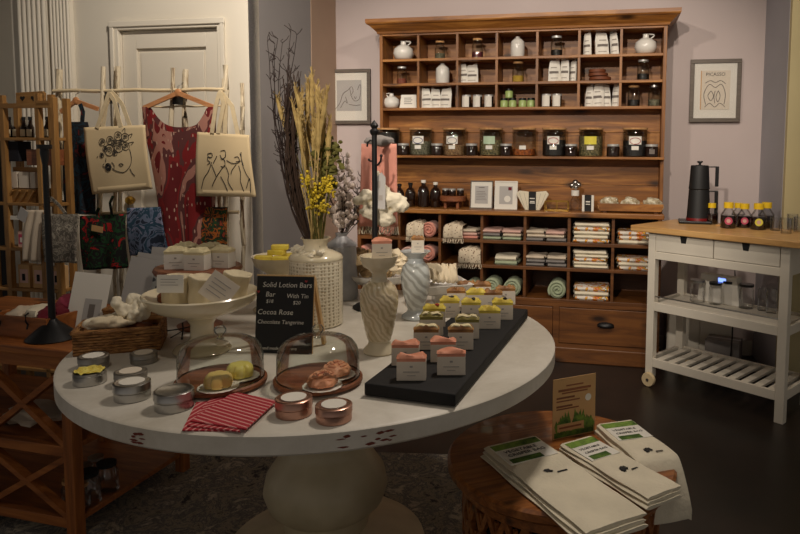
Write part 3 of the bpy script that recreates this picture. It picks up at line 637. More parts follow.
def fringed(px0, px1, z, dz, lab, mat='dot_cloth'):
    x0 = lx(px0, F-.02, z); x1 = lx(px1, F-.02, z); wd = x1-x0
    t = thing('dotted_cloth', lab, 'cloth', on((x0+x1)/2, 0, z), T)
    yf = F-.012
    def fn(u, v):
        s = v*1.0
        if s < .55: y = .02+(yf-.02)*(s/.55); zz = dz*.72+.02*sin(pi*u)+.004*sin(u*20)
        else: k = (s-.55)/.45; y = yf-.012*sin(pi*k)-.006*sin(u*14); zz = (dz*.72)*(1-k)+.02*sin(pi*u)*(1-k)-.0*k
        return ((u-.5)*wd*(.86+.14*v), y, zz+.002)
    MB().grid(18, 18, fn).build('cloth', mat, t, solid=.004)
    MB().blob(0, .0-.03, dz*.36, wd*.42, .07, dz*.36, .1, 2, px0).build('folds', mat, t)
    fr = MB(); 
    for i in range(16):
        u = i/15; p = fn(u, 1); fr.tube([p, (p[0]+.003*sin(i*3), p[1]-.004, p[2]-.016), (p[0]+.005*sin(i*5), p[1]-.003, p[2]-.03)], .0028, 5)
    fr.build('fringe', mat, t)
z1, z2, z3 = zr
roll(391, 0, .052, z1, 'pink_towel', 'rolled dark pink towel in the leftmost lower cubby, top row')
roll(365, 0, .046, z2, 'pink_towel', 'rolled pink towel seen left of the ceramic candle stand')
roll(431.5, 0, .052, z1, 'pink_towel', 'rolled coral pink towel beside a dotted cloth, upper row')
roll(430, 0, .055, z2, 'pink_towel', 'rolled coral pink towel behind the blue-grey ceramic stand')
roll(411, 0, .048, z2, 'pink_pale', 'rolled pale pink towel partly hidden behind a soap bar')
fringed(406, 424, z1, .12, 'cream dotted cloth draped beside the coral rolled towel')
fringed(443, 463, z1, .115, 'cream dotted fringed cloth draped left of the pink folded towels')
fringed(458, 481, z2, .125, 'cream dotted fringed cloth hanging from the middle row cubby')
folded(464, 480, z1, 3, .022, ['pink_towel', 'pink_pale', 'beige_towel'], '%s folded towel of the small pink stack beside the dotted cloth', 'small pink folded towels')
folded(485, 503, z1, 3, .023, ['sage_towel', 'grey_towel', 'pink_pale'], '%s folded towel, left stack of the sage pair', 'sage folded towels, left stack')
folded(504.5, 522.5, z1, 3, .023, ['sage_towel', 'beige_towel', 'pink_pale'], '%s folded towel, right stack of the sage pair', 'sage folded towels, right stack')
folded(497, 518.5, z2, 2, .03, ['sage_towel', 'linen_pale'], '%s folded cream and sage towel alone in the middle row cubby', 'middle row folded towels')
folded(528, 546, z1, 3, .024, ['grey_towel', 'beige_towel', 'beige_towel'], '%s folded grey and beige towel, upper row left stack', 'grey folded towels')
folded(547, 566, z1, 3, .023, ['grey_towel', 'beige_towel', 'pink_pale'], '%s folded grey and beige towel, upper row right stack', 'grey folded towels')
folded(528, 546.5, z2, 3, .024, ['grey_towel', 'grey_towel', 'beige_towel'], '%s folded grey and beige towel, middle row left stack', 'grey folded towels')
folded(548, 567, z2, 3, .024, ['grey_towel', 'grey_towel', 'beige_towel'], '%s folded grey and beige towel, middle row right stack', 'grey folded towels')
folded(574, 609, z1, 5, .026, ['citrus_print', 'linen_pale', 'linen_pale'], '%s white citrus-print towel, tall stack in the top row of lower cubbies', 'citrus towels, tall top-row stack')
folded(574, 607, z2, 5, .023, ['linen_pale', 'linen_pale', 'citrus_print'], '%s white citrus-print towel, stack in the middle row', 'citrus towels, middle-row stack')
folded(574, 608, z3, 3, .03, ['citrus_print', 'linen_pale', 'citrus_print'], '%s white citrus-print towel, stack in the bottom row', 'citrus towels, bottom-row stack')
folded(618, 650, z1, 3, .028, ['linen_pale', 'citrus_print', 'citrus_print'], '%s printed towel beside the trolley, top row right cubby', 'citrus towels, top-row right stack')
folded(617, 650, z2, 3, .026, ['citrus_print', 'linen_pale', 'citrus_print'], '%s printed towel beside the trolley, middle row right cubby', 'citrus towels, middle-row right stack')
roll(474, 0, .047, z3, 'sage_towel', 'rolled sage green towel in the bottom row behind the soap tray')
roll(493.5, 0, .057, z3, 'sage_towel', 'rolled sage green towel, left of two in the bottom-row cubby')
roll(514, 0, .057, z3, 'sage_towel', 'rolled sage green towel, right of two in the bottom-row cubby')
roll(558, 0, .058, z3, 'sage_towel', 'rolled sage green towel alone in its bottom-row cubby')

# ---------------------------------------------------------------- framed prints on the wall
def wall_frame(x0, x1, y0, y1, d, lab, fn):
    a = lp(x0, (y0+y1)/2, d); b_ = lp(x1, (y0+y1)/2, d); zt = lp((x0+x1)/2, y0, d)[1]; zb = lp((x0+x1)/2, y1, d)[1]
    w_ = b_[0]-a[0]; h_ = zt-zb; t = thing('framed_print', lab, 'picture', on((a[0]+b_[0])/2, d, zb), T); f = .026
    for q in ((-w_/2, w_/2, 0, f), (-w_/2, w_/2, h_-f, h_), (-w_/2, -w_/2+f, f, h_-f), (w_/2-f, w_/2, f, h_-f)):
        MB().bx(q[0], q[1], 0, .022, q[2], q[3]).build('frame_rail', 'frame_wood', t, bevel=.002)
    MB().bx(-w_/2+f, w_/2-f, .010, .02, f, h_-f).build('mat_board', 'paper', t)
    MB().bx(-w_/2+.002, w_/2-.002, .02, .0285, .002, h_-.002).build('backing', 'frame_wood', t)
    fn(t, w_, h_)
    MB().bx(-w_/2+f, w_/2-f, .004, .005, f, h_-f).build('glazing', 'pane_glass', t)
def curve_art(t, pts_list, mat, r=.0016, y=.006, name='drawn_line'):
    m = MB()
    for pts in pts_list:
        P = [Vector(p) for p in pts]; out = []
        for i in range(len(P)-1):
            p0 = P[max(i-1, 0)]; p1 = P[i]; p2 = P[i+1]; p3 = P[min(i+2, len(P)-1)]
            for k in range(6):
                s = k/6; out.append(.5*((2*p1)+(p2-p0)*s+(2*p0-5*p1+4*p2-p3)*s*s+(3*p1-p0-3*p2+p3)*s**3))
        out.append(P[-1]); m.tube([(q.x, y, q.y) for q in out], r, 4)
    return m.build(name, mat, t)
def art1(t, w_, h_):
    MB().bx(-w_*.29, w_*.29, .008, .010, h_*.24, h_*.80).build('print', 'card_grey', t)
    g = lambda L: [(x*w_, z*h_) for x, z in L]
    curve_art(t, [g([(-.36, .24), (-.22, .38), (-.14, .55), (-.02, .62), (.06, .68), (.10, .60), (.04, .52)]), g([(.02, .66), (.06, .5), (.14, .42), (.24, .46), (.28, .62), (.26, .72), (.2, .62)]), g([(-.2, .3), (-.1, .42), (-.04, .38), (-.08, .5)]), g([(.0, .36), (.14, .34), (.27, .35)]), g([(.13, .5), (.15, .46), (.18, .5)])], 'ink_soft', .002)
wall_frame(327.5, 370, 69, 124, .28, 'grey wood framed abstract line drawing left of the hutch', art1)
def art2(t, w_, h_):
    MB().bx(-w_*.29, w_*.29, .008, .010, h_*.20, h_*.82).build('print', 'kraft', t)
    MB().bx(-w_*.27, w_*.29, .0065, .008, h_*.20, h_*.82).build('poster_sheet', 'paper_warm', t)
    text('lettering', 'PICASSO', .032, t, (0, .0062, h_*.735), UPR, 'ink', 'CENTER')
    g = lambda L: [(x*w_, z*h_) for x, z in L]
    curve_art(t, [g([(-.2, .62), (-.1, .66), (0, .63), (.1, .66), (.2, .61)]), g([(-.18, .28), (-.22, .45), (-.12, .6), (0, .55), (.12, .6), (.2, .45), (.18, .28)]), g([(-.08, .5), (-.03, .42), (-.08, .34), (-.14, .42), (-.08, .5)]), g([(.06, .5), (.1, .42), (.06, .32), (.02, .4), (.06, .5)]), g([(-.2, .24), (-.1, .3), (0, .24), (.1, .3), (.2, .24)]), g([(0, .5), (-.02, .4), (0, .3)])], 'ink_soft', .0022, .0058)
wall_frame(690, 741, 59, 122, .28, 'grey wood framed poster with letters and line figures right of the hutch', art2)
# ================================================================ the round table
TZ = .76; TC = Vector((-.494, 2.151, 0)); TR = .76
t = thing('round_table', 'large round distressed white table on a thick turned pedestal', 'table', TC, 0)
MB().lathe([(0, TZ-.052), (TR-.006, TZ-.052), (TR, TZ-.046), (TR, TZ-.005), (TR-.006, TZ), (0, TZ)], 120).build('tabletop', 'table_paint', t)
MB().lathe([(.33, 0), (.34, .02), (.33, .05), (.25, .085), (.17, .105), (.14, .12), (.14, .165), (.165, .18), (.19, .205), (.205, .25), (.195, .30), (.165, .345), (.14, .375), (.125, .40), (.13, .43), (.16, .45), (.16, .47), (.12, .49), (.12, .60), (.20, .66), (.22, .708)], 56).build('pedestal', 'table_leg_paint', t)
rnd = random.Random(3)
def chip(px, py, n, s):
    m = MB()
    P = onz(px, py, .735); a0 = math.atan2(P.y-TC.y, P.x-TC.x)
    for i in range(n):
        a = a0+rnd.uniform(-s, s); z = .732+rnd.uniform(-.013, .013)-.1*(a-a0)*0; w_ = rnd.uniform(.004, .014); h_ = rnd.uniform(.0015, .004); r = TR+.0008
        m.add([(r*cos(a+k*w_/TR)*1, r*sin(a+k*w_/TR), z+q) for k, q in ((-1, 0), (-.3, -h_), (.6, -h_*.6), (1, 0), (.3, h_), (-.5, h_*.7))], [(0, 1, 2, 3, 4, 5)])
    m.build('paint_chip', 'paint_chip', t)
chip(136, 437, 9, .028); chip(378, 437, 9, .05); chip(343, 441, 4, .015)
def circ(px, py, z): return onz(px, py, z)
def tin(px, py, r, h, mat, lab, label_c=None, open_=None, grp=None, z=TZ):
    t = thing('round_tin', lab, 'tin', onz(px, py, z), random.uniform(-.5, .5), grp)
    MB().lathe([(r-.003, 0), (r-.001, .002), (r-.001, h*.48), (r-.0025, h*.5)], 36).build('tin_base', mat, t)
    if open_:
        MB().lathe([(r-.002, h*.5), (r-.002, h*.62), (r-.004, h*.62), (r-.004, h*.5)], 36).build('rim', mat, t)
        m = MB(); m.grid(24, 8, lambda u, v: ((r-.005)*v*cos(tau*u), (r-.005)*v*sin(tau*u), h*.60+.006*noise.noise(Vector((cos(tau*u)*v*5, sin(tau*u)*v*5, 1)))*(1)+.004))
        m.build('contents', open_, t)
    else:
        MB().lathe([(r-.003, h*.5), (r, h*.52), (r+.0005, h*.56), (r, h*.60), (r, h*.94), (r-.003, h*.985), (r-.006, h), (r-.008, h-.001), (0, h-.001)], 36).build('tin_lid', mat, t)
        if label_c: MB().lathe([(r*.68, h-.0008), (r*.68, h+.0004), (0, h+.0004)], 32).build('round_label', label_c, t)
    return t
tin(90, 382.5, .041, .052, 'steel', 'open silver tin showing yellow flakes, near the left table edge', open_='yellow_flakes')
tin(94, 367.5, .040, .036, 'steel_dull', 'silver tin with white label behind the open yellow tin', 'paper')
tin(144, 362, .037, .030, 'steel_dull', 'flat silver tin with pale label next to the wicker basket corner', 'paper_warm')
tin(132.5, 398, .043, .044, 'steel', 'silver tin with bright white label in front of another, mid left table', 'paper')
tin(131, 383.5, .040, .036, 'steel_dull', 'silver tin with dull label directly behind a brighter labelled tin', 'paper_warm')
tin(174.5, 407.5, .045, .046, 'steel', 'unlabelled silver tin left of the red striped napkins')
tin(294, 414, .043, .042, 'copper', 'copper pink tin with white label, left of the pair by the napkins', 'paper')
tin(334, 419.5, .042, .038, 'copper', 'copper pink tin with white label, right of the pair, by the black tray', 'paper')
# cake domes
def dome(px, py, lab1, lab2, r=.116, rg=.108):
    P = onz(px, py, TZ)
    t = thing('wooden_plate', lab1, 'plate', P, 0)
    MB().lathe([(r*.7, 0), (r*.9, .002), (r, .008), (r, .016), (r-.004, .020), (r-.008, .018), (0, .016)], 56).build('plate', 'plate_wood', t)
    g = thing('glass_dome', lab2, 'cloche', P+Vector((0, 0, .0185)), 0)
    MB().lathe([(rg, 0), (rg, .005), (rg-.001, .060), (rg-.006, .078), (rg-.016, .092), (rg-.032, .101), (rg*.4, .106), (.012, .107), (.001, .108)], 56, caps=False).build('dome', 'dome_glass', g)
    MB().lathe([(.010, .105), (.006, .111), (.008, .115), (.015, .123), (.016, .130), (.011, .138), (.001, .140)], 24).build('knob', 'dome_glass', g)
    MB().lathe([(rg+.0015, .0), (rg+.002, .002), (rg+.0015, .004), (rg-.0005, .004), (rg-.001, .0), (rg+.0015, 0)], 56, caps=False).build('rim', 'dome_glass', g)
    return P
P1 = dome(221.5, 384.5, 'round brown wooden plate under the left glass dome', 'glass dome with knob over two yellow bars')
P2 = dome(318.5, 383, 'round brown wooden plate under the right glass dome', 'glass dome with knob over two peach rose-shaped bars')
def lotion(px, py, mat, lab, petals):
    P = onz(px, py, TZ+.018)
    t = thing('lotion_bar', lab, 'soap', P, random.random()); t.scale = (1.16, 1.16, 1.1)
    MB().lathe([(.018, 0), (.030, .001), (.042, .003), (.043, .004), (.032, .0028), (0, .0018)], 40, wob=lambda a, z: 1+.03*sin(24*a)*(1 if z > .003 else 0)).build('paper_dish', 'paper', t)
    if petals:
        m = MB(); m.lathe([(.020, .003), (.031, .008), (.033, .016), (.028, .024), (.016, .030), (0, .031)], 48, wob=lambda a, z: 1+.06*sin(7*a+z*200))
        for k, (rr, zz) in enumerate(((.026, .021), (.019, .027), (.012, .031), (.006, .033))):
            for j in range(5-k if k < 3 else 1):
                a = tau*j/max(1, 5-k)+k*.6
                m.tube([(rr*cos(a+s*.5), rr*sin(a+s*.5), zz+.003*cos(s*1.2)) for s in (-1, -.5, 0, .5, 1)], .0035, 6)
        m.build('rose', mat, t)
    else:
        MB().lathe([(.020, .003), (.029, .006), (.031, .014), (.029, .026), (.022, .034), (.010, .036), (0, .034)], 48, wob=lambda a, z: 1-.15*abs(cos(3*a))**10).build('flower', mat, t)
lotion(218.5, 388, 'lotion_yellow', 'yellow flower-shaped bar on a white dish, front one under the left dome', 0)
lotion(240, 377.5, 'lotion_lemon', 'yellow flower-shaped bar on a white dish, rear one under the left dome', 0)
lotion(322.5, 387, 'lotion_peach', 'peach rose-shaped bar on a white dish, front one under the right dome', 1)
lotion(336.5, 376, 'lotion_peach', 'peach rose-shaped bar on a white dish, rear one under the right dome', 1)
# striped napkins
def napkin(pts, z, rot, lab, i):
    W_ = [onz(x, y, TZ) for x, y in pts]; C_ = sum(W_, Vector())/4
    R_ = Matrix.Rotation(-rot, 3, 'Z'); poly = [tuple((R_ @ (p-C_)).xy) for p in W_]
    m = MB().prism(poly, 0, .004)
    single(m, 'striped_napkin', 'red_stripe', lab, 'napkin', (C_.x, C_.y, TZ+z), rot, 'red striped cloth napkins', bevel=.0015)
napkin([(196, 403.5), (220, 401), (226, 432), (182, 431.5)], 0, -.25, 'lowest red and white striped napkin, leftmost of the fanned three', 0)
napkin([(212, 399.5), (246, 402), (240, 434.5), (187, 428.5)], .004, -.75, 'middle red and white striped napkin of the fanned three', 1)
napkin([(234, 396), (277, 405), (246, 434), (190, 425.5)], .008, 1.05, 'topmost red and white striped napkin beside the copper tin', 2)
# chalkboard
t = thing('chalkboard_sign', 'black chalkboard with handwritten lotion bar prices on a birch easel', 'sign', (-.578, 1.962, TZ), -.075)
bw, bh = .176, .238; bd = bpy.data.objects.new('board_face', None)
lean = -.14
def tilt(o): o.rotation_euler = (lean, 0, 0); return o
tilt(MB().bx(-bw/2, bw/2, 0, .006, .002, bh-.004).build('board', 'black_matte', t))
tilt(MB().bx(-bw/2-.0015, bw/2+.0015, .006, .012, 0, bh).bx(-bw/2-.0015, bw/2+.0015, 0, .006, bh-.004, bh).build('frame', 'birch', t))
for s in (-1, 1):
    MB().bar((s*(bw/2-.004), .045, bh-.012), (s*(bw/2+.008), .105, .004), .010, .014).build('rear_leg', 'birch', t)
def chalk(s, x, z, size, al='LEFT'):
    q = text('lettering', s, size, t, (x, -.0008+0, z), (pi/2+lean, 0, 0), 'chalk', al, shear=.15)
    q.location = (x, -.0008-math.tan(lean)*z*0+z*sin(-lean), z*cos(lean))
chalk('Solid Lotion Bars', -.070, .201, .0222); chalk('Bar', -.060, .172, .0215); chalk('With Tin', .006, .169, .0185)
chalk('$18', -.058, .153, .015); chalk('$20', .026, .150, .0155); chalk('Cocoa Rose', -.084, .118, .0225); chalk('Chocolate Tangerine', -.083, .090, .0170)
chalk('hand made with care', -.072, .012, .0135)
for x_, z_ in ((-.082, .186), (.066, .220)):
    q = MB().prism_y([(0, -.004), (.0045, .001), (.003, .004), (0, .002), (-.003, .004), (-.0045, .001)], -.0014, -.0004).build('small_heart', 'ink_red', t)
    q.location = (x_, z_*sin(-lean), z_*cos(lean)); q.rotation_euler = (lean, 0, 0)
# cream pedestal bowl
P = Vector(((198-474.5)/661*1.99, 1.99, TZ))
t = thing('pedestal_bowl', 'cream ceramic pedestal bowl holding muslin bags with price tags', 'bowl', P, 0)
MB().lathe([(.080, 0), (.085, .006), (.076, .018), (.045, .03), (.034, .045), (.034, .085), (.046, .105), (.09, .122), (.13, .135), (.158, .155), (.168, .180), (.164, .184), (.155, .178), (.12, .150), (.05, .138), (0, .136)], 64).build('bowl', 'cream_ceramic', t)
def mbag(dx, dy, s, lab, seed, lean_=0, open_=True):
    q = thing('muslin_bag', lab, 'bag', P+Vector((dx, dy, .140)), seed)
    MB().lathe([(.02*s, 0), (.038*s, .008), (.042*s, .03), (.036*s, .055), (.046*s, .085), (.048*s, .098), (.043*s, .100), (.036*s, .094), (0, .085)], 40, wob=lambda a, z: 1+.07*sin(5*a+seed+z*40)+.03*sin(11*a)).build('cloth_bag', 'muslin', q, sub=1)
    for c_ in q.children: c_.rotation_euler = (0, lean_, 0)
    return q
def ptag(q, dx, dy, dz, w_, h_, rot, tilt_, mat='paper', nl=3):
    m = MB().bx(-w_/2, w_/2, -.0008, .0008, -h_/2, h_/2).build('price_tag', mat, q); m.location = (dx, dy, dz); m.rotation_euler = (tilt_, rot, -q.rotation_euler[2])
    l = MB(); 
    for k in range(nl): l.bx(-w_*.36, w_*(.30-.1*(k % 2)), -.0016, -.0008, h_*(.24-.16*k), h_*(.27-.16*k))
    l.build('lettering', 'ink_faint', m)
b1 = mbag(-.062, -.03, 1.0, 'muslin bag with an upright white tag, left one in the cream bowl', 0)
ptag(b1, .008, -.055, .085, .078, .052, 0, -.1)
b2 = mbag(.012, -.035, .96, 'open muslin bag leaning right with a tilted pink-white tag in the cream bowl', 0, .15)
ptag(b2, .082, -.064, .072, .088, .080, .62, -.25, 'paper_warm', 4)
b3 = mbag(.085, .03, .9, 'muslin bag half hidden behind the tilted tag in the cream bowl', 0, .2)
single(MB().lathe([(.014, 0), (.02, .004), (.02, .022), (.014, .028), (0, .028)], 20), 'small_pot', 'plate_wood', 'small red-brown pot at the left edge of the cream bowl', 'pot', P+Vector((-.113, .0, .150)))
t = thing('wire_stand', 'small black wire stand on the table behind the cream bowl stem', 'stand', onz(183, 340, TZ), 0)
MB().tube([(-.05, 0, .030), (0, 0, .038), (.03, .01, .045)], .0022, 6).tube([(.0, -.01, .004), (0.002, 0, .038), (-.0, .0, .058)], .0028, 6).tube([(-.045, .01, .004), (0, 0, .03), (.002, -.01, .004)], .002, 6).build('wire', 'black_metal', t)
# wooden cake stand with cream topped soaps
P = Vector(((196-474.5)/661*2.26, 2.26, TZ))
t = thing('wooden_cake_stand', 'dark wooden cake stand behind the cream bowl, carrying wrapped soaps', 'stand', P, 0)
MB().lathe([(.07, 0), (.075, .01), (.03, .03), (.022, .06), (.022, .16), (.04, .185), (.14, .195), (.145, .205), (.14, .214), (0, .214)], 48).build('stand', 'plate_wood', t)
def wsoap(px, py, Y, zb, w_, d_, h_, wrap, topm, lab, grp, rz=-.1, style=0, loc=None, lh=.3, nm='soap_bar', berry=None):
    L_ = loc if loc is not None else Vector(((px-474.2)/661*Y, Y, zb))
    q = thing(nm, lab, 'soap', L_, rz, grp)
    MB().bx(-w_/2, w_/2, -d_/2, d_/2, 0, h_).build('paper_wrap', wrap, q, bevel=.0012)
    l = MB(); l.bx(-w_*.05, w_*.05, -d_/2-.0008, -d_/2, h_*.68, h_*.78).bx(-w_*.28, w_*.28, -d_/2-.0008, -d_/2, h_*.44, h_*.48).bx(-w_*.15, w_*.15, -d_/2-.0008, -d_/2, h_*.26, h_*.29)
    l.build('lettering', 'ink_faint', q)
    sd = random.random()*20
    def top(u, v):
        x = (u-.5)*w_*1.03; y = (v-.5)*d_*1.05
        e = min(1, 8*min(u, 1-u))*min(1, 8*min(v, 1-v))
        if style == 0: k = .35+.65*(.5+.5*sin(u*7+v*3+sd))
        elif style == 1: k = .5+.5*noise.noise(Vector((u*5, v*4, sd)))*2
        else: k = .50+.30*sin(pi*u)+.9*noise.noise(Vector((u*4.5, v*3.5, sd)))
        return (x, y, h_+h_*lh*(.40+.60*max(0, min(1.1, k))*e))
    MB().grid(16, 10, top).bx(-w_/2*.985, w_/2*.985, -d_/2*.985, d_/2*.985, h_*.9, h_+h_*lh*.42).build('soap_top', topm, q)
    if berry: MB().blob(w_*.12, -.002, h_+h_*lh*.9, .007, .006, .004, .3, 3, sd).blob(-w_*.02, .003, h_+h_*lh*.8, .005, .004, .003, .3, 3, sd).build('petals', berry, q)
    return q
G = 'wrapped soaps with whipped cream tops on the wooden cake stand'
zb = .974
for px, Y, lab, rz in ((183, 2.33, 'cream-topped wrapped soap, rear left on the wooden cake stand', -.2), (207, 2.33, 'cream-topped wrapped soap, rear right on the wooden cake stand', -.1),
                       (174, 2.22, 'cream-topped wrapped soap, front left on the wooden cake stand', .25), (195, 2.20, 'cream-topped wrapped soap, front middle on the wooden cake stand', -.1), (220, 2.25, 'cream-topped wrapped soap, front right on the wooden cake stand', -.15)):
    wsoap(px, 0, Y, zb, .072, .05, .052, 'paper', 'soap_cream', lab, G, rz, 2, lh=.42)
# pale cake stand with yellow bars
P = Vector(((279-474.5)/661*2.52, 2.52, TZ))
t = thing('pale_cake_stand', 'pale celadon cake stand with yellow bars, behind the chalkboard', 'stand', P, 0)
MB().lathe([(.10, 0), (.105, .006), (.06, .02), (.03, .04), (.03, .12), (.06, .15), (.095, .175), (.105, .205), (.108, .21), (.10, .208), (.09, .195), (0, .190)], 48, wob=lambda a, z: 1+(.015*sin(16*a) if z > .17 else 0)).build('stand', 'cream_ceramic', t)
for dx, dy, dz, rz, lab in ((-.055, -.03, 0, .1, 'yellow bar lying on the left of the pale cake stand'), (.015, -.05, 0, -.1, 'yellow bar at the front of the pale cake stand'), (.03, .03, 0, .3, 'yellow bar at the back of the pale cake stand'), (-.01, -.01, .019, -.2, 'yellow bar lying on top of the others on the pale cake stand'), (.0, 0.0, .038, .15, 'topmost yellow bar of the pile on the pale cake stand')):
    single(MB().bx(-.032, .032, -.018, .018, 0, .019), 'yellow_bar', 'soap_yellow', lab, 'soap', P+Vector((dx, dy, .196+dz)), rz, 'yellow bars on the pale cake stand', bevel=.003)
# embossed vase with dried arrangement
VP = Vector(((315-474.5)/661*2.31, 2.31, TZ))
t = thing('embossed_vase', 'tall cream drum-shaped embossed vase holding a dried arrangement', 'vase', VP, 0)
m, nt, b = nodes_of('punched'); v = coords(nt); vo = nt.nodes.new('ShaderNodeTexVoronoi'); vo.inputs['Scale'].default_value = 85; vo.inputs['Randomness'].default_value = .25
nt.links.new(v, vo.inputs['Vector']); nt.links.new(ramp(nt, vo.outputs['Distance'], [(.25, c(160, 146, 116)), (.42, c(220, 210, 186))]), b.inputs['Base Color']); b.inputs['Roughness'].default_value = .3; b.inputs['Coat Weight'].default_value = .5
bump(nt, b, vo.outputs['Distance'], .8, .004)
MB().lathe([(.086, 0), (.092, .006), (.092, .235), (.090, .240)], 56).build('body', 'punched', t)
MB().lathe([(.093, .234), (.094, .240), (.088, .250), (.062, .262), (.044, .268), (.039, .280), (.045, .302), (.053, .310), (.048, .310), (.040, .296), (.036, .27)], 56).build('neck', 'cream_ceramic', t)
rr = random.Random(11)
VN = VP+Vector((0, 0, .27))
def stem_pts(a, b_, bend, n=7):
    a = Vector(a); b_ = Vector(b_); return [a.lerp(b_, i/(n-1))+Vector(bend)*sin(pi*i/(n-1)) for i in range(n)]
def place_stem(name, mb, mat, lab, cat, grp, base=VN): return single(mb, name, mat, lab, cat, base, 0, grp)
tw = [(276, 47), (279, 42), (270, 45), (293, 36), (298, 38), (285, 46), (291, 62), (281, 75), (296, 72), (288, 95), (301, 100)]
for i, (px, py) in enumerate(tw):
    Y = 2.31+rr.uniform(-.05, .06); E_ = Vector(((px-474.2)/661*Y, Y, 1.38+(150-py)/661*Y))-VN
    s0 = (rr.uniform(-.02, -.0), rr.uniform(-.015, .015), 0); m = MB()
    pts = stem_pts(s0, E_, (-.045+rr.uniform(-.015, .01), rr.uniform(-.02, .02), 0), 12)
    pts = [p+Vector((rr.uniform(-.004, .004), 0, 0)) for p in pts]
    m.tube(pts, lambda u: .0034*(1-.7*u), 5)
    for k in range(5, 12):
        q = pts[k] if k < 12 else pts[-1]
        for _ in range(2):
            e = q+Vector((rr.uniform(-.03, .03), rr.uniform(-.02, .02), rr.uniform(.01, .035))); m.tube([q, (q+e)/2+Vector((rr.uniform(-.008, .008), 0, 0)), e], .0012, 4)
    place_stem('dark_twig', m, 'dried_dark', 'dark bare branching twig in the embossed vase', 'twig', 'dark bare twigs in the embossed vase')
# dense brown broom of thin stems
for i in range(20):
    px = rr.uniform(284, 301); py = rr.uniform(80, 165); Y = 2.33+rr.uniform(-.05, .05); E_ = Vector(((px-474.2)/661*Y, Y, 1.38+(150-py)/661*Y))-VN
    m = MB(); pts = stem_pts((rr.uniform(-.02, .0), rr.uniform(-.015, .015), 0), E_, (-.035+rr.uniform(-.01, .01), 0, 0), 9); m.tube(pts, .0032, 4)
    for k in range(2, 9):
        for _ in range(3):
            q = pts[k]; m.tube([q, q+Vector((rr.uniform(-.014, .014), rr.uniform(-.01, .01), rr.uniform(.03, .06)))], .0015, 3)
    place_stem('brown_heather', m, 'dried_brown', 'dark brown bushy dried stem in the embossed vase', 'dried stem', 'brown bushy stems in the embossed vase')
for i, (px, py) in enumerate([(303, 92), (296, 88), (309, 80), (313, 74), (317, 86), (322, 96), (326, 104), (299, 112), (330, 120), (306, 105), (312, 100), (320, 112), (277, 96), (328, 90), (293, 104), (315, 120), (302, 125), (309, 130)]):
    Y = 2.27+rr.uniform(-.05, .07); E_ = Vector(((px-474.2)/661*Y, Y, 1.38+(150-py)/661*Y))-VN; m = MB(); m2 = MB()
    pts = stem_pts((rr.uniform(-.015, .02), rr.uniform(-.02, .01), 0), E_, (rr.uniform(-.02, .02), 0, 0), 9); m.tube(pts, .0022, 5)
    L_ = .15; n = 9; top = pts[-1]; dr = (pts[-1]-pts[-3]).normalized()
    t = thing('wheat_stem', 'golden dried grass stem with a long feathery head', 'dried grass', VN, 0, 'golden grass stems in the embossed vase')
    m2.tube([top-dr*L_*(1-k/8) for k in range(9)], lambda u: .0025+.0055*sin(pi*min(1, u*1.02))**.7, 7)
    for k in range(70):
        q = top-dr*L_*rr.random(); a = rr.random()*tau; m2.tube([q, q+Vector((cos(a)*.011, sin(a)*.011, .022))], .0011, 3)
    m.build('stalk', 'wheat', t); m2.build('seed_head', 'wheat', t)
for i in range(22):                                             # blades and leaves
    px = rr.uniform(294, 328); py = rr.uniform(105, 195); Y = 2.28+rr.uniform(-.03, .05); E_ = Vector(((px-474.2)/661*Y, Y, 1.38+(150-py)/661*Y))-VN
    pts = stem_pts((rr.uniform(-.015, .02), rr.uniform(-.02, .01), 0), E_, (.01, 0, 0), 8); m = MB().tube(pts, lambda u: .0045*(1-u*.8), 4)
    place_stem('dried_leaf_blade', m, 'olive_leaf' if i % 2 else 'wheat', 'long dried olive blade among the grasses', 'leaf', 'dried blades in the embossed vase')
for i, (px, py) in enumerate([(307, 181), (312, 193), (327, 180), (320, 190), (330, 187), (314, 203), (322, 208)]):
    Y = 2.22+rr.uniform(-.02, .05); E_ = Vector(((px-474.2)/661*Y, Y, 1.38+(150-py)/661*Y))-VN
    t = thing('yellow_yarrow', 'dried stem with clustered yellow blooms above the vase rim', 'flower', VN, 0, 'yellow dried flowers in the embossed vase')
    pts = stem_pts((rr.uniform(0, .025), rr.uniform(-.03, -.01), 0), E_, (.0, 0, 0), 6); MB().tube(pts, .002, 5).build('stalk', 'olive_leaf', t); m = MB()
    for _ in range(30):
        q = E_+Vector((rr.gauss(0, .010), rr.gauss(0, .010), rr.gauss(-.006, .012))); m.blob(q.x, q.y, q.z, .005, .005, .005, .2, 2, _, 6, 4)
    m.build('bloom', 'yellow_bloom', t)
for i, (px, py) in enumerate([(325, 136), (331, 145), (321, 152), (330, 160)]):
    Y = 2.3; E_ = Vector(((px-474.2)/661*Y, Y, 1.38+(150-py)/661*Y))-VN; m = MB(); pts = stem_pts((.01, 0, 0), E_, (.01, 0, 0), 10); m.tube(pts, .002, 5)
    for k in range(50):
        q = E_+Vector((rr.gauss(0, .014), rr.gauss(0, .01), rr.uniform(-.10, .01))); m.blob(q.x, q.y, q.z, .010, .005, .007, .3, 2, k, 6, 4)
    place_stem('eucalyptus_sprig', m, 'olive_leaf', 'olive green leafy sprig at the right of the arrangement', 'sprig', 'olive sprigs in the embossed vase')
m = MB()
for i in range(26):
    a = rr.uniform(2.4, 5.2); r = rr.uniform(.055, .08); m.blob(r*cos(a), r*sin(a), .255+rr.uniform(0, .018), .012, .010, .008, .5, 3, i, 8, 6)
tag(single(m, 'raffia_shavings', 'linen_pale', 'pale raffia tuft resting on the shoulder of the embossed vase', 'raffia', VP), kind=None)
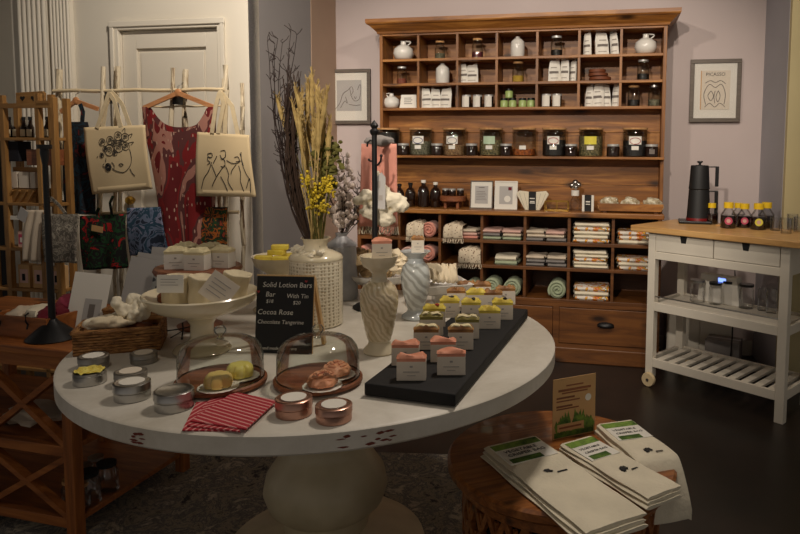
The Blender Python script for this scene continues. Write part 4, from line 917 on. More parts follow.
# galvanised urn with blossom branches
UP_ = Vector(((341-474.5)/661*2.72, 2.72, TZ))
t = thing('galvanised_urn', 'grey galvanised metal urn behind the embossed vase', 'urn', UP_, 0)
MB().lathe([(.062, 0), (.066, .01), (.062, .16), (.060, .215), (.063, .222)], 36).build('body', 'galvanised', t)
MB().lathe([(.063, .222), (.058, .232), (.03, .252), (.022, .262), (.026, .275), (.020, .275)], 36).build('shoulder', 'galvanised', t)
UN = UP_+Vector((0, 0, .25))
for i, (px, py) in enumerate([(343, 158), (336, 190), (330, 200), (345, 195), (338, 176), (351, 205), (333, 215), (346, 178)]):
    Y = 2.72+rr.uniform(-.04, .04); E_ = Vector(((px-474.2)/661*Y, Y, 1.38+(150-py)/661*Y))-UN; m = MB(); pts = stem_pts((0, 0, 0), E_, (.01, 0, 0), 8)
    t = thing('blossom_branch', 'thin brown branch with pale pinkish blossoms', 'branch', UN, 0, 'pale blossom branches in the galvanised urn'); m2 = MB()
    m.tube(pts, .0022, 4)
    for k in range(2, 8):
        for _ in range(3):
            e = pts[k]+Vector((rr.uniform(-.03, .03), rr.uniform(-.02, .02), rr.uniform(0, .04))); m.tube([pts[k], e], .001, 3); m2.blob(e.x, e.y, e.z, .010, .009, .012, .3, 2, k+_, 6, 5)
    m.build('branch', 'dried_brown', t); m2.build('blossoms', 'pale_bloom', t)
for i, (px, py) in enumerate([(362, 178), (357, 190), (365, 192), (354, 200), (366, 205)]):
    Y = 2.75; E_ = Vector(((px-474.2)/661*Y, Y, 1.38+(150-py)/661*Y))-UN; m = MB(); pts = stem_pts((.005, 0, 0), E_, (.02, 0, .01), 10); m.tube(pts, .002, 4)
    for k in range(3, 10):
        for s in (-1, 1): m.tube([pts[k], pts[k]+Vector((s*.014, 0, .012)), pts[k]+Vector((s*.018, 0, .028))], lambda u: .0028*(1-u*.7), 4)
    place_stem('grey_leaf_branch', m, 'ink_soft', 'greyish dried leaf spray leaning right of the urn', 'branch', 'grey leaf sprays in the galvanised urn', UN)
# candle stands
def cstand(px, Y, lab, mat, mat2, k):
    P = Vector(((px-474.4)/661*Y, Y, TZ)); t = thing('ceramic_candle_stand', lab, 'candle holder', P, 0)
    if k == 0:
        body = [(.036, .042), (.041, .06), (.052, .11), (.058, .155), (.058, .185), (.048, .208), (.030, .222)]
        MB().lathe([(.047, 0), (.050, .005), (.047, .014), (.036, .026), (.033, .036), (.036, .042)], 48).build('foot', mat2, t)
        MB().lathe([(.028, .222), (.022, .232), (.022, .245), (.030, .256), (.048, .268), (.056, .290), (.058, .300), (.054, .300), (.045, .288), (.0, .286)], 48).build('dish', mat2, t)
        hz = .287
    else:
        body = [(.030, .035), (.034, .05), (.046, .09), (.054, .135), (.055, .165), (.047, .195), (.034, .208)]
        MB().lathe([(.047, 0), (.052, .005), (.050, .012), (.034, .024), (.029, .030), (.030, .035)], 48).build('foot', mat2, t)
        MB().lathe([(.034, .208), (.029, .215), (.029, .225), (.045, .240), (.056, .250), (.052, .251), (.04, .246), (0, .244)], 48).build('dish', mat2, t)
        hz = .245
    MB().lathe(body, 72).build('body', mat, t)
    return P+Vector((0, 0, hz))
S1 = cstand(378.5, 1.985, 'cream ceramic candle stand with twisted embossing, in front of the black pole', 'embossed_cream', 'cream_ceramic', 0)
S2 = cstand(415.5, 2.40, 'blue-grey ceramic candle stand with floral embossing', 'embossed_blue', 'blue_ceramic', 1)
wsoap(0, 0, 0, 0, .060, .032, .050, 'paper_warm', 'soap_pink', 'pink-topped soap bar standing on the cream candle stand', None, .15, 0, S1+Vector((.009, 0, .001)), lh=.35)
wsoap(0, 0, 0, 0, .046, .030, .046, 'paper_warm', 'soap_tan', 'tan-topped soap bar standing on the blue-grey candle stand', None, .1, 1, S2+Vector((.008, 0, .001)), lh=.35)
# black hook stand
HS = Vector(((374.5-474.3)/661*2.56, 2.56, TZ))
t = thing('black_hook_stand', 'tall slim black iron hook stand with finial on the table', 'stand', HS, 0)
MB().lathe([(.085, 0), (.088, .006), (.075, .014), (.03, .022), (.014, .034)], 40).build('base', 'black_metal', t)
MB().cyl(0, 0, .03, .68, .0115, .010, 14).build('pole', 'black_metal', t)
MB().lathe([(.011, .675), (.018, .684), (.018, .692), (.010, .700), (.016, .712), (.008, .724), (.001, .732)], 20).build('finial', 'black_metal', t)
MB().tube([(0, 0, .650), (-.016, 0, .655), (-.026, 0, .645), (-.028, 0, .63)], .004, 6).build('hook', 'black_metal', t)
MB().tube([(0, -.005, .560), (.014, -.012, .560), (.026, -.014, .575), (.028, -.014, .592)], .004, 6).blob(.028, -.014, .596, .006, .006, .006, 0).build('hook', 'black_metal', t)
MB().tube([(0, 0, .575), (-.016, 0, .575), (-.022, 0, .580)], .004, 6).blob(-.022, 0, .580, .005, .005, .005, 0).build('hook', 'black_metal', t)
Yt = 2.72
def xp(px, Y): return (px-474.2)/661*Y
def zp(py, Y, px=400): return 1.38+(151.3-py+.006*(px-474)*1)/661*Y
t = thing('pink_towel', 'coral pink towel with a grey top fold and white fringe hanging behind the black stand', 'towel', (xp(378, Yt), Yt, zp(236, Yt)), 0)
tw_, th_ = xp(398, Yt)-xp(359, Yt), zp(145, Yt)-zp(228, Yt)
MB().grid(26, 18, lambda u, v: ((u-.5)*tw_*(1-.10*v)+.004*v, .010*sin(u*11+v*1.5)*(1-.5*v), .032+th_*v)).build('towel', 'pink_towel', t, solid=.008)
MB().blob(.006, 0, .032+th_+.012, tw_*.36, .022, .022, .12, 2, 4).build('grey_fold', 'grey_towel', t)
fr = MB()
for i in range(22):
    u = i/21; x_ = (u-.5)*tw_; fr.tube([(x_, .010*sin(u*11), .034), (x_+rr.uniform(-.003, .003), .010*sin(u*11), .016), (x_+rr.uniform(-.004, .004), .01*sin(u*11), .0)], .0026, 5)
fr.build('fringe', 'linen_pale', t)
Yb = 2.63
t = thing('muslin_produce_bag', 'cream cotton bag with a pale printed tag hung on the black stand', 'bag', (xp(376, Yb), Yb, zp(234, Yb)), 0)
zz = zp(174, Yb)-zp(236, Yb)
def bagf(u, v):
    a = tau*u; ca, sa = cos(a), sin(a)
    top = max(0, (v-.45)/.55)                                   # upper part gathers to the hook
    wr_ = .118*(1-top)**1.7*min(1, (v+.10)*2.2)**.6+.006         # right lobe
    wl_ = .090*(1-top)**1.3*min(1, (v+.22)*1.6)**.7+.006
    x = (wr_ if ca > 0 else wl_)*ca; y = .060*(1-top)*sa+.003*sa-.01
    z = .02+zz*(v if v > .45 else .45*(v/.45)**.9)+(.050*max(0, ca)*(1-top)*min(1, v*3)) - .0*ca
    k = 1+.16*noise.noise(Vector((ca*2.5, v*5, sa*2.5)))+.05*sin(9*a+v*4)*(1-.5*v)
    return (x*k, y*k, z)
def pb(px, py): return xp(px, Yb)-t.location.x, zp(py, Yb)-t.location.z
m = MB()
for k, (px, py, rx_, ry_, rz_) in enumerate(((391, 201, .060, .035, .030), (400, 207, .036, .034, .026), (382, 195, .036, .03, .038), (379, 184, .020, .02, .040), (367, 197, .030, .025, .026), (358, 202, .022, .02, .018), (376, 213, .066, .035, .034), (384, 220, .045, .034, .028))):
    bx_, bz_ = pb(px, py); m.blob(bx_, -.012, bz_, rx_, ry_, rz_, .17, 2.4, k*3.1, 28, 18)
bx_, bz_ = pb(378, 172); m.tube([(bx_, -.012, bz_), (bx_+.002, -.012, bz_-.04), (bx_+.004, -.012, bz_-.09)], lambda u: .006+.022*u, 10)
o_ = m.build('cloth_bag', 'linen_pale', t); q_ = o_.modifiers.new('r', 'REMESH'); q_.mode = 'VOXEL'; q_.voxel_size = .006; q_.use_smooth_shade = True
MB().tube([(0, -.01, zz), (-.004, -.005, zz+.02), (0, .02, zz+.035)], .002, 5).build('cord', 'linen_pale', t)
q = MB().prism_y([(-.025, -.06), (.022, -.065), (.022, .06), (.006, .08), (-.012, .062)], -.001, .001).build('tag', 'card_grey', t); q.location = (.022, -.056, zz*.66); q.rotation_euler = (-.12, 0, 0)
MB().bx(-.014, .002, -.002, -.001, .02, .045).bx(-.004, .012, -.002, -.001, -.03, -.01).build('printed_marks', 'ink_faint', q)
# sponge bowl and sponges
BP = Vector((xp(379, 2.80), 2.80, TZ))
t = thing('white_footed_bowl', 'white footed bowl of natural sponges behind the candle stands', 'bowl', BP, 0)
MB().lathe([(.07, 0), (.072, .005), (.05, .014), (.04, .03), (.06, .045), (.12, .06), (.15, .085), (.156, .098), (.150, .099), (.11, .075), (0, .066)], 48).build('bowl', 'white_ceramic', t)
for dx, dy, dz, r, lab in ((-.080, -.02, .130, .062, 'knobbly natural sponge at the left of the footed bowl'), (-.03, .05, .115, .045, 'natural sponge at the back of the footed bowl'), (.078, -.03, .135, .056, 'pale natural sponge between the two ceramic stands'), (.02, -.06, .112, .040, 'natural sponge at the front of the footed bowl')):
    m = MB()
    for k in range(14):
        a = rr.random()*tau; b_ = rr.uniform(-.6, 1.4); m.blob(r*.6*cos(a)*cos(b_), r*.6*sin(a)*cos(b_), r*.7*sin(b_), r*.5, r*.5, r*.45, .35, 3, k+r*100, 12, 8)
    single(m, 'natural_sponge', 'sponge' if 'pale' not in lab else 'linen_towel', lab, 'sponge', BP+Vector((dx, dy, dz)), 0, 'natural sponges in the footed bowl')
DP = Vector((xp(441, 2.58), 2.58, TZ))
t = thing('square_pedestal_dish', 'white square pedestal dish with exfoliating cloths beside the blue-grey stand', 'dish', DP, .35)
def sq(r, z): return [(r, z)]
m = MB()
def sqring(prof):
    vs = []; fs = []
    for (r, z) in prof: vs += [(-r, -r, z), (r, -r, z), (r, r, z), (-r, r, z)]
    for j in range(len(prof)-1):
        for k in range(4): fs.append((j*4+k, j*4+(k+1) % 4, (j+1)*4+(k+1) % 4, (j+1)*4+k))
    fs.append((3, 2, 1, 0)); n = (len(prof)-1)*4; fs.append((n, n+1, n+2, n+3)); return m.add(vs, fs)
sqring([(.055, 0), (.052, .01), (.03, .02), (.03, .05), (.075, .066), (.10, .098), (.105, .103), (.098, .104), (.07, .074)]); m.build('dish', 'white_ceramic', t, bevel=.003)
for i, (dx, rz, lab) in enumerate(((-.045, .5, 'folded cream exfoliating cloth, leftmost in the square dish'), (-.015, .35, 'folded cream exfoliating cloth, second in the square dish'), (.015, .25, 'folded cream exfoliating cloth, third in the square dish'), (.045, .15, 'folded cream exfoliating cloth, rightmost in the square dish'))):
    m = MB().grid(8, 12, lambda u, v: ((u-.5)*.024+.003*sin(v*9+i), (v-.5)*.13, .085*sin(pi*min(.97, max(.03, v)))**.5*(.7+.5*(1-v))*(1 if .05 < u < .95 else .8)+.006*sin(v*12+u*6+i)))
    o = single(m, 'exfoliating_cloth', 'linen_towel', lab, 'cloth', DP+Vector((dx, .0, .082)), rz, 'exfoliating cloths in the square dish', solid=.014)
# black tray and the soaps
Pa = onz(364, 397, TZ); Pb = onz(455, 409, TZ); Pc = onz(528, 308, TZ+.04); Pc.z = TZ
ex = (Pb-Pa).normalized(); ey = (Pc-Pb); LEN = ey.length*1.0; ang = math.atan2(ex.y, ex.x)
R_ = Matrix.Rotation(-ang, 3, 'Z')
q = [R_ @ (p-Pa) for p in (Pa, Pb, Pc, Pa+ey)]
m = MB(); pts = [(v.x, v.y) for v in q]; pts[3] = (pts[3][0]+.01, pts[3][1])
n = 4; ins = lambda s: [(x+(sum(p[0] for p in pts)/4-x)*s, y+(sum(p[1] for p in pts)/4-y)*s) for x, y in pts]
m.prism(pts, .004, .036)
single(m, 'black_tray', 'black_slate', 'long black slate-coloured display block carrying rows of soap bars', 'tray', (Pa.x, Pa.y, TZ), ang, bevel=.004)
ZB = TZ+.0365
soaps = [ # px, base py, width px, kind, label
 (411, 381, 30, 'p', 'pink-topped soap bar, front left corner of the black tray'), (451, 375.5, 29, 'p', 'pink-topped soap bar, front right of the black tray'),
 (405, 366, 28, 'p', 'pink-topped soap bar, second row left on the black tray'), (443, 362.5, 26, 'p', 'pink-topped soap bar with dark petals, second row right'),
 (426, 350, 26, 't', 'tan and cream topped soap bar, third row left on the tray'), (460.5, 350, 26, 't', 'tan and cream topped soap bar, third row right on the tray'),
 (431, 336, 25, 'o', 'olive and brown topped soap bar behind the left tan bar'), (467, 339, 25, 'o', 'olive and cream topped soap bar behind the right tan bar'),
 (434, 327, 23, 'y', 'yellow-topped soap bar with an orange flower, left side of tray'), (489.5, 329, 22, 'y', 'yellow-topped soap bar, right side of the tray middle'),
 (449.5, 318, 20, 'y', 'yellow-topped soap bar left of the blueberry-topped bar'), (471, 320, 20, 'y', 'yellow-topped soap bar with a dark berry, tray centre'),
 (502.5, 320, 21, 'y', 'yellow-topped soap bar with a dark berry at the right tray edge'), (456, 307, 19, 'b', 'brown-topped soap bar, left of the rear rows'),
 (476, 309, 20, 'y', 'greenish yellow topped soap bar in the rear middle of tray'), (493, 309, 19, 'b', 'tan-topped soap bar in the rear rows, right of middle'),
 (466, 299, 18, 'b', 'brown-topped soap bar in the last row left'), (482, 300, 18, 'b', 'brown and yellow topped soap bar in the last row middle'), (505.5, 304.5, 22, 'b', 'tan-topped soap bar at the rear right corner of the tray')]
GS = {'p': ('soap_pink', 0, 'pink topped soap bars on the black tray'), 't': ('soap_tan', 1, 'tan topped soap bars on the black tray'), 'o': ('soap_olive', 1, 'olive topped soap bars on the black tray'), 'y': ('soap_yellow', 2, 'yellow topped soap bars on the black tray'), 'b': ('soap_tan', 1, 'brown topped soap bars on the black tray')}
for px, py, wpx, k, lab in soaps:
    L_ = onz(px, py, ZB); w_ = wpx*L_.y/661; mt, st, g = GS[k]; w_ = min(w_, .074)
    L_ += Vector((0, .016, 0))
    s_ = wsoap(0, 0, 0, 0, w_, .030, .050 if k == 'p' else .052, 'paper_warm', mt, lab, g, .03, st, L_, lh=.42 if k != 'p' else .38, berry='dark_contents' if ('berry' in lab or 'petals' in lab) else ('ink_red' if 'flower' in lab else None))
    if k in 'to':
        MB().grid(10, 6, lambda u, v: ((u-.5)*w_*.9, (v-.5)*.024, .060+.011*sin(pi*u)**.5+.003*sin(u*9))).build('cream_swirl', 'soap_cream', s_, solid=.004)
# wicker basket
A_ = onz(73, 357, TZ); B_ = onz(160, 350, TZ); an = math.atan2(B_.y-A_.y, B_.x-A_.x); Lb = (B_-A_).length
def basket(name, lab, loc, rz, L_, D_, h, hb=None):
    t = thing(name, lab, 'basket', loc, rz); th = .010
    for nm, a in (('side_panel', (0, L_, 0, th, h)), ('side_panel', (0, L_, D_-th, D_, hb or h)), ('side_panel', (0, th, th, D_-th, h)), ('side_panel', (L_-th, L_, th, D_-th, h))):
        MB().bx(a[0], a[1], a[2], a[3], .004, a[4]).build(nm, 'wicker', t, bevel=.003)
    MB().bx(0, L_, 0, D_, 0, .004).build('bottom', 'wicker', t)
    m = MB(); k = int(L_/.012)
    for zz_ in [i*.0085+.008 for i in range(int((h-.008)/.0085)+1)]:
        m.tube([(L_*i/k, -.001-.0025*(1 if (i+int(zz_*117)) % 2 else -1)*.6, zz_) for i in range(k+1)], .0042, 5)
        m.tube([(L_+.001, D_*i/8, zz_) for i in range(9)], .004, 5)
    m.tube([(0, 0, h), (L_, 0, h), (L_, D_, h)], .007, 6).tube([(0, 0, h), (0, D_, h)], .007, 6).tube([(0, D_, hb or h), (L_, D_, hb or h)], .007, 6)
    m.build('woven_strands', 'wicker', t); return t
basket('wicker_basket', 'rectangular wicker basket of scrunched cream cloths on the round table', A_, an, Lb, .15, .070)
def rot2(v, a): return Vector((v[0]*cos(a)-v[1]*sin(a), v[0]*sin(a)+v[1]*cos(a), v[2]))
rc = random.Random(21)
for i, (x_, y_, z_, a, l, wd_, lab) in enumerate(((.075, .080, .083, .55, .070, .030, 'smooth cream cloth folded at the left of the wicker basket'), (.10, .045, .085, .15, .072, .026, 'long cream cloth lying along the front of the wicker basket'), (.135, .085, .118, 1.2, .034, .026, 'cream cloth with a knotted top in the middle of the wicker basket'), (.172, .080, .105, 1.1, .034, .028, 'frayed cream cloth at the right of the wicker basket'))):
    m = MB(); knot = i >= 2
    for k in range(16 if knot else 7):
        u = rc.uniform(-1, 1)
        if knot: m.blob(l*u, rc.uniform(-.02, .02), rc.uniform(-.018, .034), rc.uniform(.009, .016), rc.uniform(.009, .014), rc.uniform(.010, .018), .25, 2.5, k+i, 12, 8)
        else: m.blob(l*u*.7, rc.uniform(-.012, .012), rc.uniform(-.008, .010), l*.45, wd_*.8, .014, .2, 2, k+i, 16, 10)
    m.blob(0, 0, -.006, l*.9, wd_*.8, .022 if knot else .012, .15, 2, i, 16, 10)
    o = single(m, 'cream_cloth', 'linen_pale' if i != 1 else 'linen_towel', lab, 'cloth', A_+rot2((x_, y_, z_), an), an+(a if not knot else .2), 'scrunched cloths in the wicker basket')
    q_ = o.modifiers.new('r', 'REMESH'); q_.mode = 'VOXEL'; q_.voxel_size = .004; q_.use_smooth_shade = True
single(MB().blob(0, 0, .03, .095, .060, .034, .15, 3, 2), 'brown_cloth', 'brown_leather', 'dark brown cloth lining the wicker basket under the cream cloths', 'cloth', A_+rot2((.118, .078, .012), an), an)
# ================================================================ console on the left
CR = Vector((-1.372, 2.20, 0)); TT = -.26
cz = .70
def co(x, y, z=0): return CR+rot2((x, y, 0), TT)+Vector((0, 0, z))
def cxy(px, py, z):                                           # console-frame coordinates of a picture point at a height
    p = onz(px, py, z)-CR; q = rot2((p.x, p.y, 0), -TT); return q.x, q.y
t = thing('console_table', 'brown wooden console table with X-shaped braces left of the round table', 'table', CR, TT)
CW, CDp = .92, .54
MB().bx(-CW-.03, .03, -.03, CDp+.03, cz-.028, cz).build('tabletop', 'console_wood', t, bevel=.004)
MB().bx(-CW, -.0, -.012, .008, cz-.075, cz-.028).build('apron', 'console_wood', t); MB().bx(-CW, 0, CDp-.008, CDp+.012, cz-.075, cz-.028).build('apron', 'console_wood', t); MB().bx(-.01, .012, .02, CDp-.02, cz-.06, cz-.028).build('apron', 'console_wood', t)
for x_ in (0, -.40, -CW):
    for y_ in (0, CDp): MB().box(x_-.005, y_, (cz-.028)/2, .042, .042, cz-.028).build('leg', 'console_wood_up', t, bevel=.003)
for zz_, hh in ((.35, .03), (.095, .03)):
    MB().bx(-CW, 0, -.01, CDp+.01, zz_-.02, zz_).build('shelf', 'console_wood', t, bevel=.003) if zz_ < .2 else None
    MB().bx(-CW, -.02, -.016, .012, zz_-hh, zz_+.006).build('rail', 'console_wood', t, bevel=.002)
MB().bx(-CW, -.02, .012, CDp, .33, .348).build('shelf', 'console_wood', t)
for x0, x1 in ((-.38, -.025), (-CW+.02, -.42)):
    for z0, z1 in ((.36, cz-.08), (.105, .315)):
        MB().bar((x0, 0, z0), (x1, 0, z1), .030, .020).build('brace', 'console_wood', t); MB().bar((x0, -.001, z1), (x1, -.001, z0), .030, .020).build('brace', 'console_wood', t)
for k, (px, py, s, lab) in enumerate([(84, 478, 1, 'glass jar with silver lid under the console, nearest the leg'), (97, 490, 1.15, 'glass jar with dark lid on the bottom console shelf, front middle'), (112, 478, 1.1, 'glass jar with dark lid on the bottom console shelf, right side'), (96, 466, .9, 'glass jar at the back of the bottom console shelf'), (50, 505, 1.0, 'glass jar with tan lid behind the lower X brace'), (38, 520, .9, 'glass jar lying low behind the lower X brace, leftmost')]):
    x_, y_ = cxy(px, py, .15)
    y_ = min(max(y_, .06), CDp-.06); x_ = min(x_, -.045)
    q = thing('glass_jar', lab, 'jar', co(x_, y_, .095), 0, 'glass jars under the console')
    MB().lathe([(.03*s, 0), (.036*s, .006), (.036*s, .07*s), (.028*s, .085*s), (.028*s, .092*s)], 24).build('jar_body', 'clear_glass', q)
    MB().cyl(0, 0, .092*s, .104*s, .031*s, seg=24).build('lid', ['steel', 'black_metal', 'black_metal', 'steel', 'cork', 'cork'][k], q)
single(MB().blob(0, 0, .088, .12, .10, .07, .12, 2, 5), 'dark_cushion', 'navy_cloth', 'dark folded cloth bundle on the middle console shelf', 'cloth', co(-.12, .22, .348), TT)
single(MB().blob(0, 0, .037, .12, .09, .03, .2, 2, 8), 'white_cloth', 'beige_towel', 'pale cloth lying on the middle console shelf behind the X brace', 'cloth', co(-.32, .14, .348), TT)
# black tapered pole stand on the console
x_, y_ = cxy(53, 338, cz)
SP = co(x_, y_, cz)
t = thing('black_pole_stand', 'black iron pole stand with a wide cone base on the console', 'stand', SP, 0)
MB().lathe([(.083, 0), (.086, .004), (.080, .010), (.040, .045), (.022, .06), (.015, .07)], 40).build('base', 'black_metal', t)
MB().lathe([(.012, .06), (.011, .30), (.009, .62), (.015, .66), (.014, .675)], 16).build('pole', 'black_metal', t)
MB().cyl(0, 0, .675, .690, .024, seg=20).build('cap', 'black_metal', t)
# crate with hooks and cloths
x_, y_ = cxy(24, 338, cz)
t = thing('wooden_crate', 'shallow wooden crate of folded cloths at the left of the console', 'crate', co(x_, y_, cz), TT)
cw_, cd_, ch_ = .165, .22, .075
for nm, a in (('front_board', (-cw_, cw_*.62, 0, .012)), ('back_board', (-cw_, cw_*.62, cd_-.012, cd_)), ('end_board', (-cw_, -cw_+.012, .012, cd_-.012)), ('end_board', (cw_*.62-.012, cw_*.62, .012, cd_-.012))):
    MB().bx(a[0], a[1], a[2], a[3], 0, ch_).build(nm, 'console_wood', t, bevel=.002)
MB().bx(-cw_+.012, cw_*.62-.012, .012, cd_-.012, 0, .008).build('bottom', 'console_wood', t)
for xh in (-.10, .025): MB().tube([(xh, -.004, .052), (xh, -.012, .065), (xh, -.012, ch_+.012), (xh-.004, .004, ch_+.016)], .003, 6).tube([(xh, -.004, .052), (xh+.006, -.014, .038)], .003, 6).build('hook', 'black_metal', t)
CB = t.location.copy()
for i, (dx, dy, dz, a, b_, mt, lab, rz) in enumerate(((-.10, .09, .055, .05, .07, 'beige_towel', 'pale folded cloth in the wooden crate, leftmost', .2), (-.03, .10, .06, .045, .08, 'linen_pale', 'white folded cloth in the middle of the wooden crate', .5), (.04, .10, .065, .045, .07, 'burgundy', 'burgundy patterned cloth in the wooden crate beside the black pole', -.2), (.045, .16, .095, .05, .04, 'label_pink', 'pink patterned cloth piled at the back of the crate', .3))):
    single(MB().blob(0, 0, 0, a, b_, .035, .15, 2, i), 'folded_cloth', mt, lab, 'cloth', CB+rot2((dx, dy, dz), TT), TT+rz)
# cards, prints and second basket on the console
def facing(px, py, z): return onz(px, py, z)
p = onz(83, 331, cz)
t = thing('print_card', 'white card with a small grey picture leaning beside the wicker basket', 'card', p, -.05); t.rotation_euler = (-.20, .16, .30)
MB().bx(-.062, .062, 0, .003, 0, .215).build('card', 'paper', t); MB().bx(-.012, .045, -.0012, 0, .03, .12).build('picture', 'card_grey', t); MB().bx(.005, .025, -.0022, -.0012, .05, .10).build('picture_figure', 'ink_soft', t)
p0 = onz(135, 331, cz); BA = onz(104, 330, cz)
basket('wicker_basket', 'second wicker basket behind the first, holding upright prints', BA, -.02, .25, .15, .075)
for i, (dx, dy, w_, h_, lab, mt, ry) in enumerate(((.02, .03, .12, .27, 'grey print standing at the left of the second basket', 'card_grey', .35), (.045, .05, .12, .28, 'pale grey print tilted in the second basket, second from left', 'card_grey', .28),
        (.10, .10, .15, .29, 'pale print at the back of the second basket', 'card_grey', .12), (.125, .085, .16, .255, 'grey sleeved print near the back of the second basket', 'paper', .22), (.13, .065, .165, .25, 'grey sleeved print in the middle of the second basket', 'card_grey', .22), (.135, .045, .17, .24, 'white sleeved print behind the leafy one', 'paper', .22), (.14, .025, .175, .23, 'leafy patterned grey print at the front of the second basket', 'print_leafy', .22))):
    o = single(MB().bx(0, w_, 0, .003, 0, h_), 'sleeved_print', mt, lab, 'print', BA+Vector((dx, dy, .008)), 0, 'prints in the second wicker basket'); o.rotation_euler = (-.16, ry*.6, .06)
# ================================================================ shelf unit far left
SD = -1.50
def S_(px, py): return lp(px, py, SD)
sx0, sx1, sx2 = S_(-12, 150)[0], S_(38, 150)[0], S_(53, 150)[0]; sz = [lp(30, y, SD)[1] for y in (137.5, 203, 248.5, 289)]
t = thing('wooden_shelf_unit', 'tall open light-wood shelf unit at the far left edge', 'shelf', rf(0, SD), T)
zt1, zt2 = lp(42, 93, SD)[1], lp(58, 97, SD)[1]
for x_, ztp in ((sx0, zt1), (S_(3, 150)[0], lp(3, 102, SD)[1]), (sx1, zt1), (sx2, zt2)):
    MB().bx(x_-.013, x_+.013, 0, .03, 0, ztp).build('post', 'rack_wood', t, bevel=.002); MB().bx(x_-.016, x_+.016, .085, .11, 0, ztp).build('post', 'rack_wood', t, bevel=.002)
for z_ in sz+[.55, .2]: MB().bx(sx0, sx2, .0, .11, z_-.016, z_).build('shelf', 'rack_wood_x', t, bevel=.002)
MB().bx(sx0, sx2, -.002, .02, lp(30, 104, SD)[1]-.02, lp(30, 104, SD)[1]+.004).build('top_rail', 'rack_wood_x', t)
MB().bx(sx1+.002, sx2-.01, -.002, .02, lp(50, 103, SD)[1]-.012, lp(50, 103, SD)[1]+.012).build('top_rail', 'rack_wood_x', t)
# heart cut board
hx0, hz0 = lp(16, 104, SD+.1); hx1, hz1 = lp(44, 91, SD+.1)
t = thing('heart_board', 'small wooden board with two heart cut-outs on the shelf unit top', 'board', rf(hx0, SD+.10, hz0), T)
W_ = hx1-hx0; Hh = hz1-hz0
MB().prism_y([(0, 0), (W_, 0), (W_, Hh*.85), (W_*.93, Hh), (0, Hh*.9)], 0, .014).build('board', 'rack_wood_x', t, bevel=.002)
for k in (.24, .62):
    r = .014; MB().prism_y([(k*W_+.0, -r*1.1+Hh*.45), (k*W_+r*1.1, Hh*.45+.1*r), (k*W_+r*.9, Hh*.45+.7*r), (k*W_+r*.3, Hh*.45+.75*r), (k*W_, Hh*.45+.4*r), (k*W_-r*.3, Hh*.45+.75*r), (k*W_-r*.9, Hh*.45+.7*r), (k*W_-r*1.1, Hh*.45+.1*r)], -.0015, 0).build('heart_cutout', 'dark_void', t)
for i, px in enumerate((10, 17, 24.5, 31, 48)):
    q = thing('dark_bottle', 'dark glass bottle with a pale label, number %s on the top shelf of the far left unit' % ['one from the left', 'two from the left', 'three from the left', 'four from the left', 'five, right of the post'][i], 'bottle', rf(lx(px, SD+.1, sz[0]), SD+.10, sz[0]), T)
    q['label'] = ['dark bottle with pale label, leftmost on the top shelf of the unit', 'dark bottle with pale label, second from left on the top shelf', 'dark bottle with pale label, third from left on the top shelf', 'dark bottle with pale label, fourth from left on the top shelf', 'dark bottle standing right of the shelf post, top shelf'][i]
    MB().lathe([(.016, 0), (.018, .004), (.018, .055), (.010, .072), (.008, .095)], 18).build('bottle_body', 'amber_glass', q); MB().patch(.018, -1, 1, .008, .045).build('label', 'muslin', q); MB().cyl(0, 0, .095, .112, .010, seg=12).build('cap', 'black_plastic', q)
# second compartment: tins, brown box, white boxes, pallet crates
def boxthing(px0, px1, py0, py1, dep, z, mat, name, lab, cat, grp=None, d=SD+.02, art=None, wd=None):
    xa_ = lp(px0, py1, d)[0]; xb_ = lp(px1, py1, d)[0]; h_ = abs(lp(px0, py0, d)[1]-lp(px0, py1, d)[1])
    q = thing(name, lab, cat, rf((xa_+xb_)/2, d, z), T, grp); w_ = xb_-xa_
    MB().bx(-w_/2, w_/2, 0, dep, 0, h_).build('body', mat, q, bevel=.001)
    if art: MB().bx(-w_*.36, w_*.36, -.001, 0, h_*.2, h_*.8).build('printed_panel', art[0], q); MB().bx(-w_*.15, w_*.12, -.002, -.001, h_*.3, h_*.6).build('printed_figure', art[1], q)
    return q
boxthing(9, 19, 145, 165, .08, sz[0]-.125, 'navy_cloth', 'dark_canister', 'dark blue canister below the bottles on the far left unit', 'canister')
MBx = boxthing(27, 54, 153, 169, .1, sz[0]-.145, 'plate_wood', 'dark_wooden_box', 'dark brown wooden box behind the top of the black pole', 'box')
zb_ = sz[1]
xs_ = [(8, 17.5), (19, 29), (30.5, 35.5)]
for (a, b_), lab in zip(xs_, ('cream paper-covered notebook, left in the wooden holder', 'cream paper-covered notebook, middle of the wooden holder', 'cream paper-covered notebook, right in the wooden holder')):
    boxthing(a, b_, 174, 190, .02, zb_+.075, 'paper_warm', 'notebook', lab, 'book', 'cream notebooks in the wooden holder', SD+.04)
q = thing('wooden_holder', 'wooden stepped holder for cream notebooks on the shelf unit', 'holder', rf(lp(22, 195, SD+.03)[0], SD+.03, zb_), T)
MB().bx(-.085, .085, .033, .05, .07, .185).build('back_board', 'rack_wood_x', q); MB().bx(-.085, .085, -.0, .10, 0, .07).build('base_box', 'rack_wood_x', q)
for k in range(4): MB().bar((-.085+.045*k, -.012, .006), (-.045+.045*k, -.012, .062), .012, .008).build('slat', 'rack_wood_x', q)
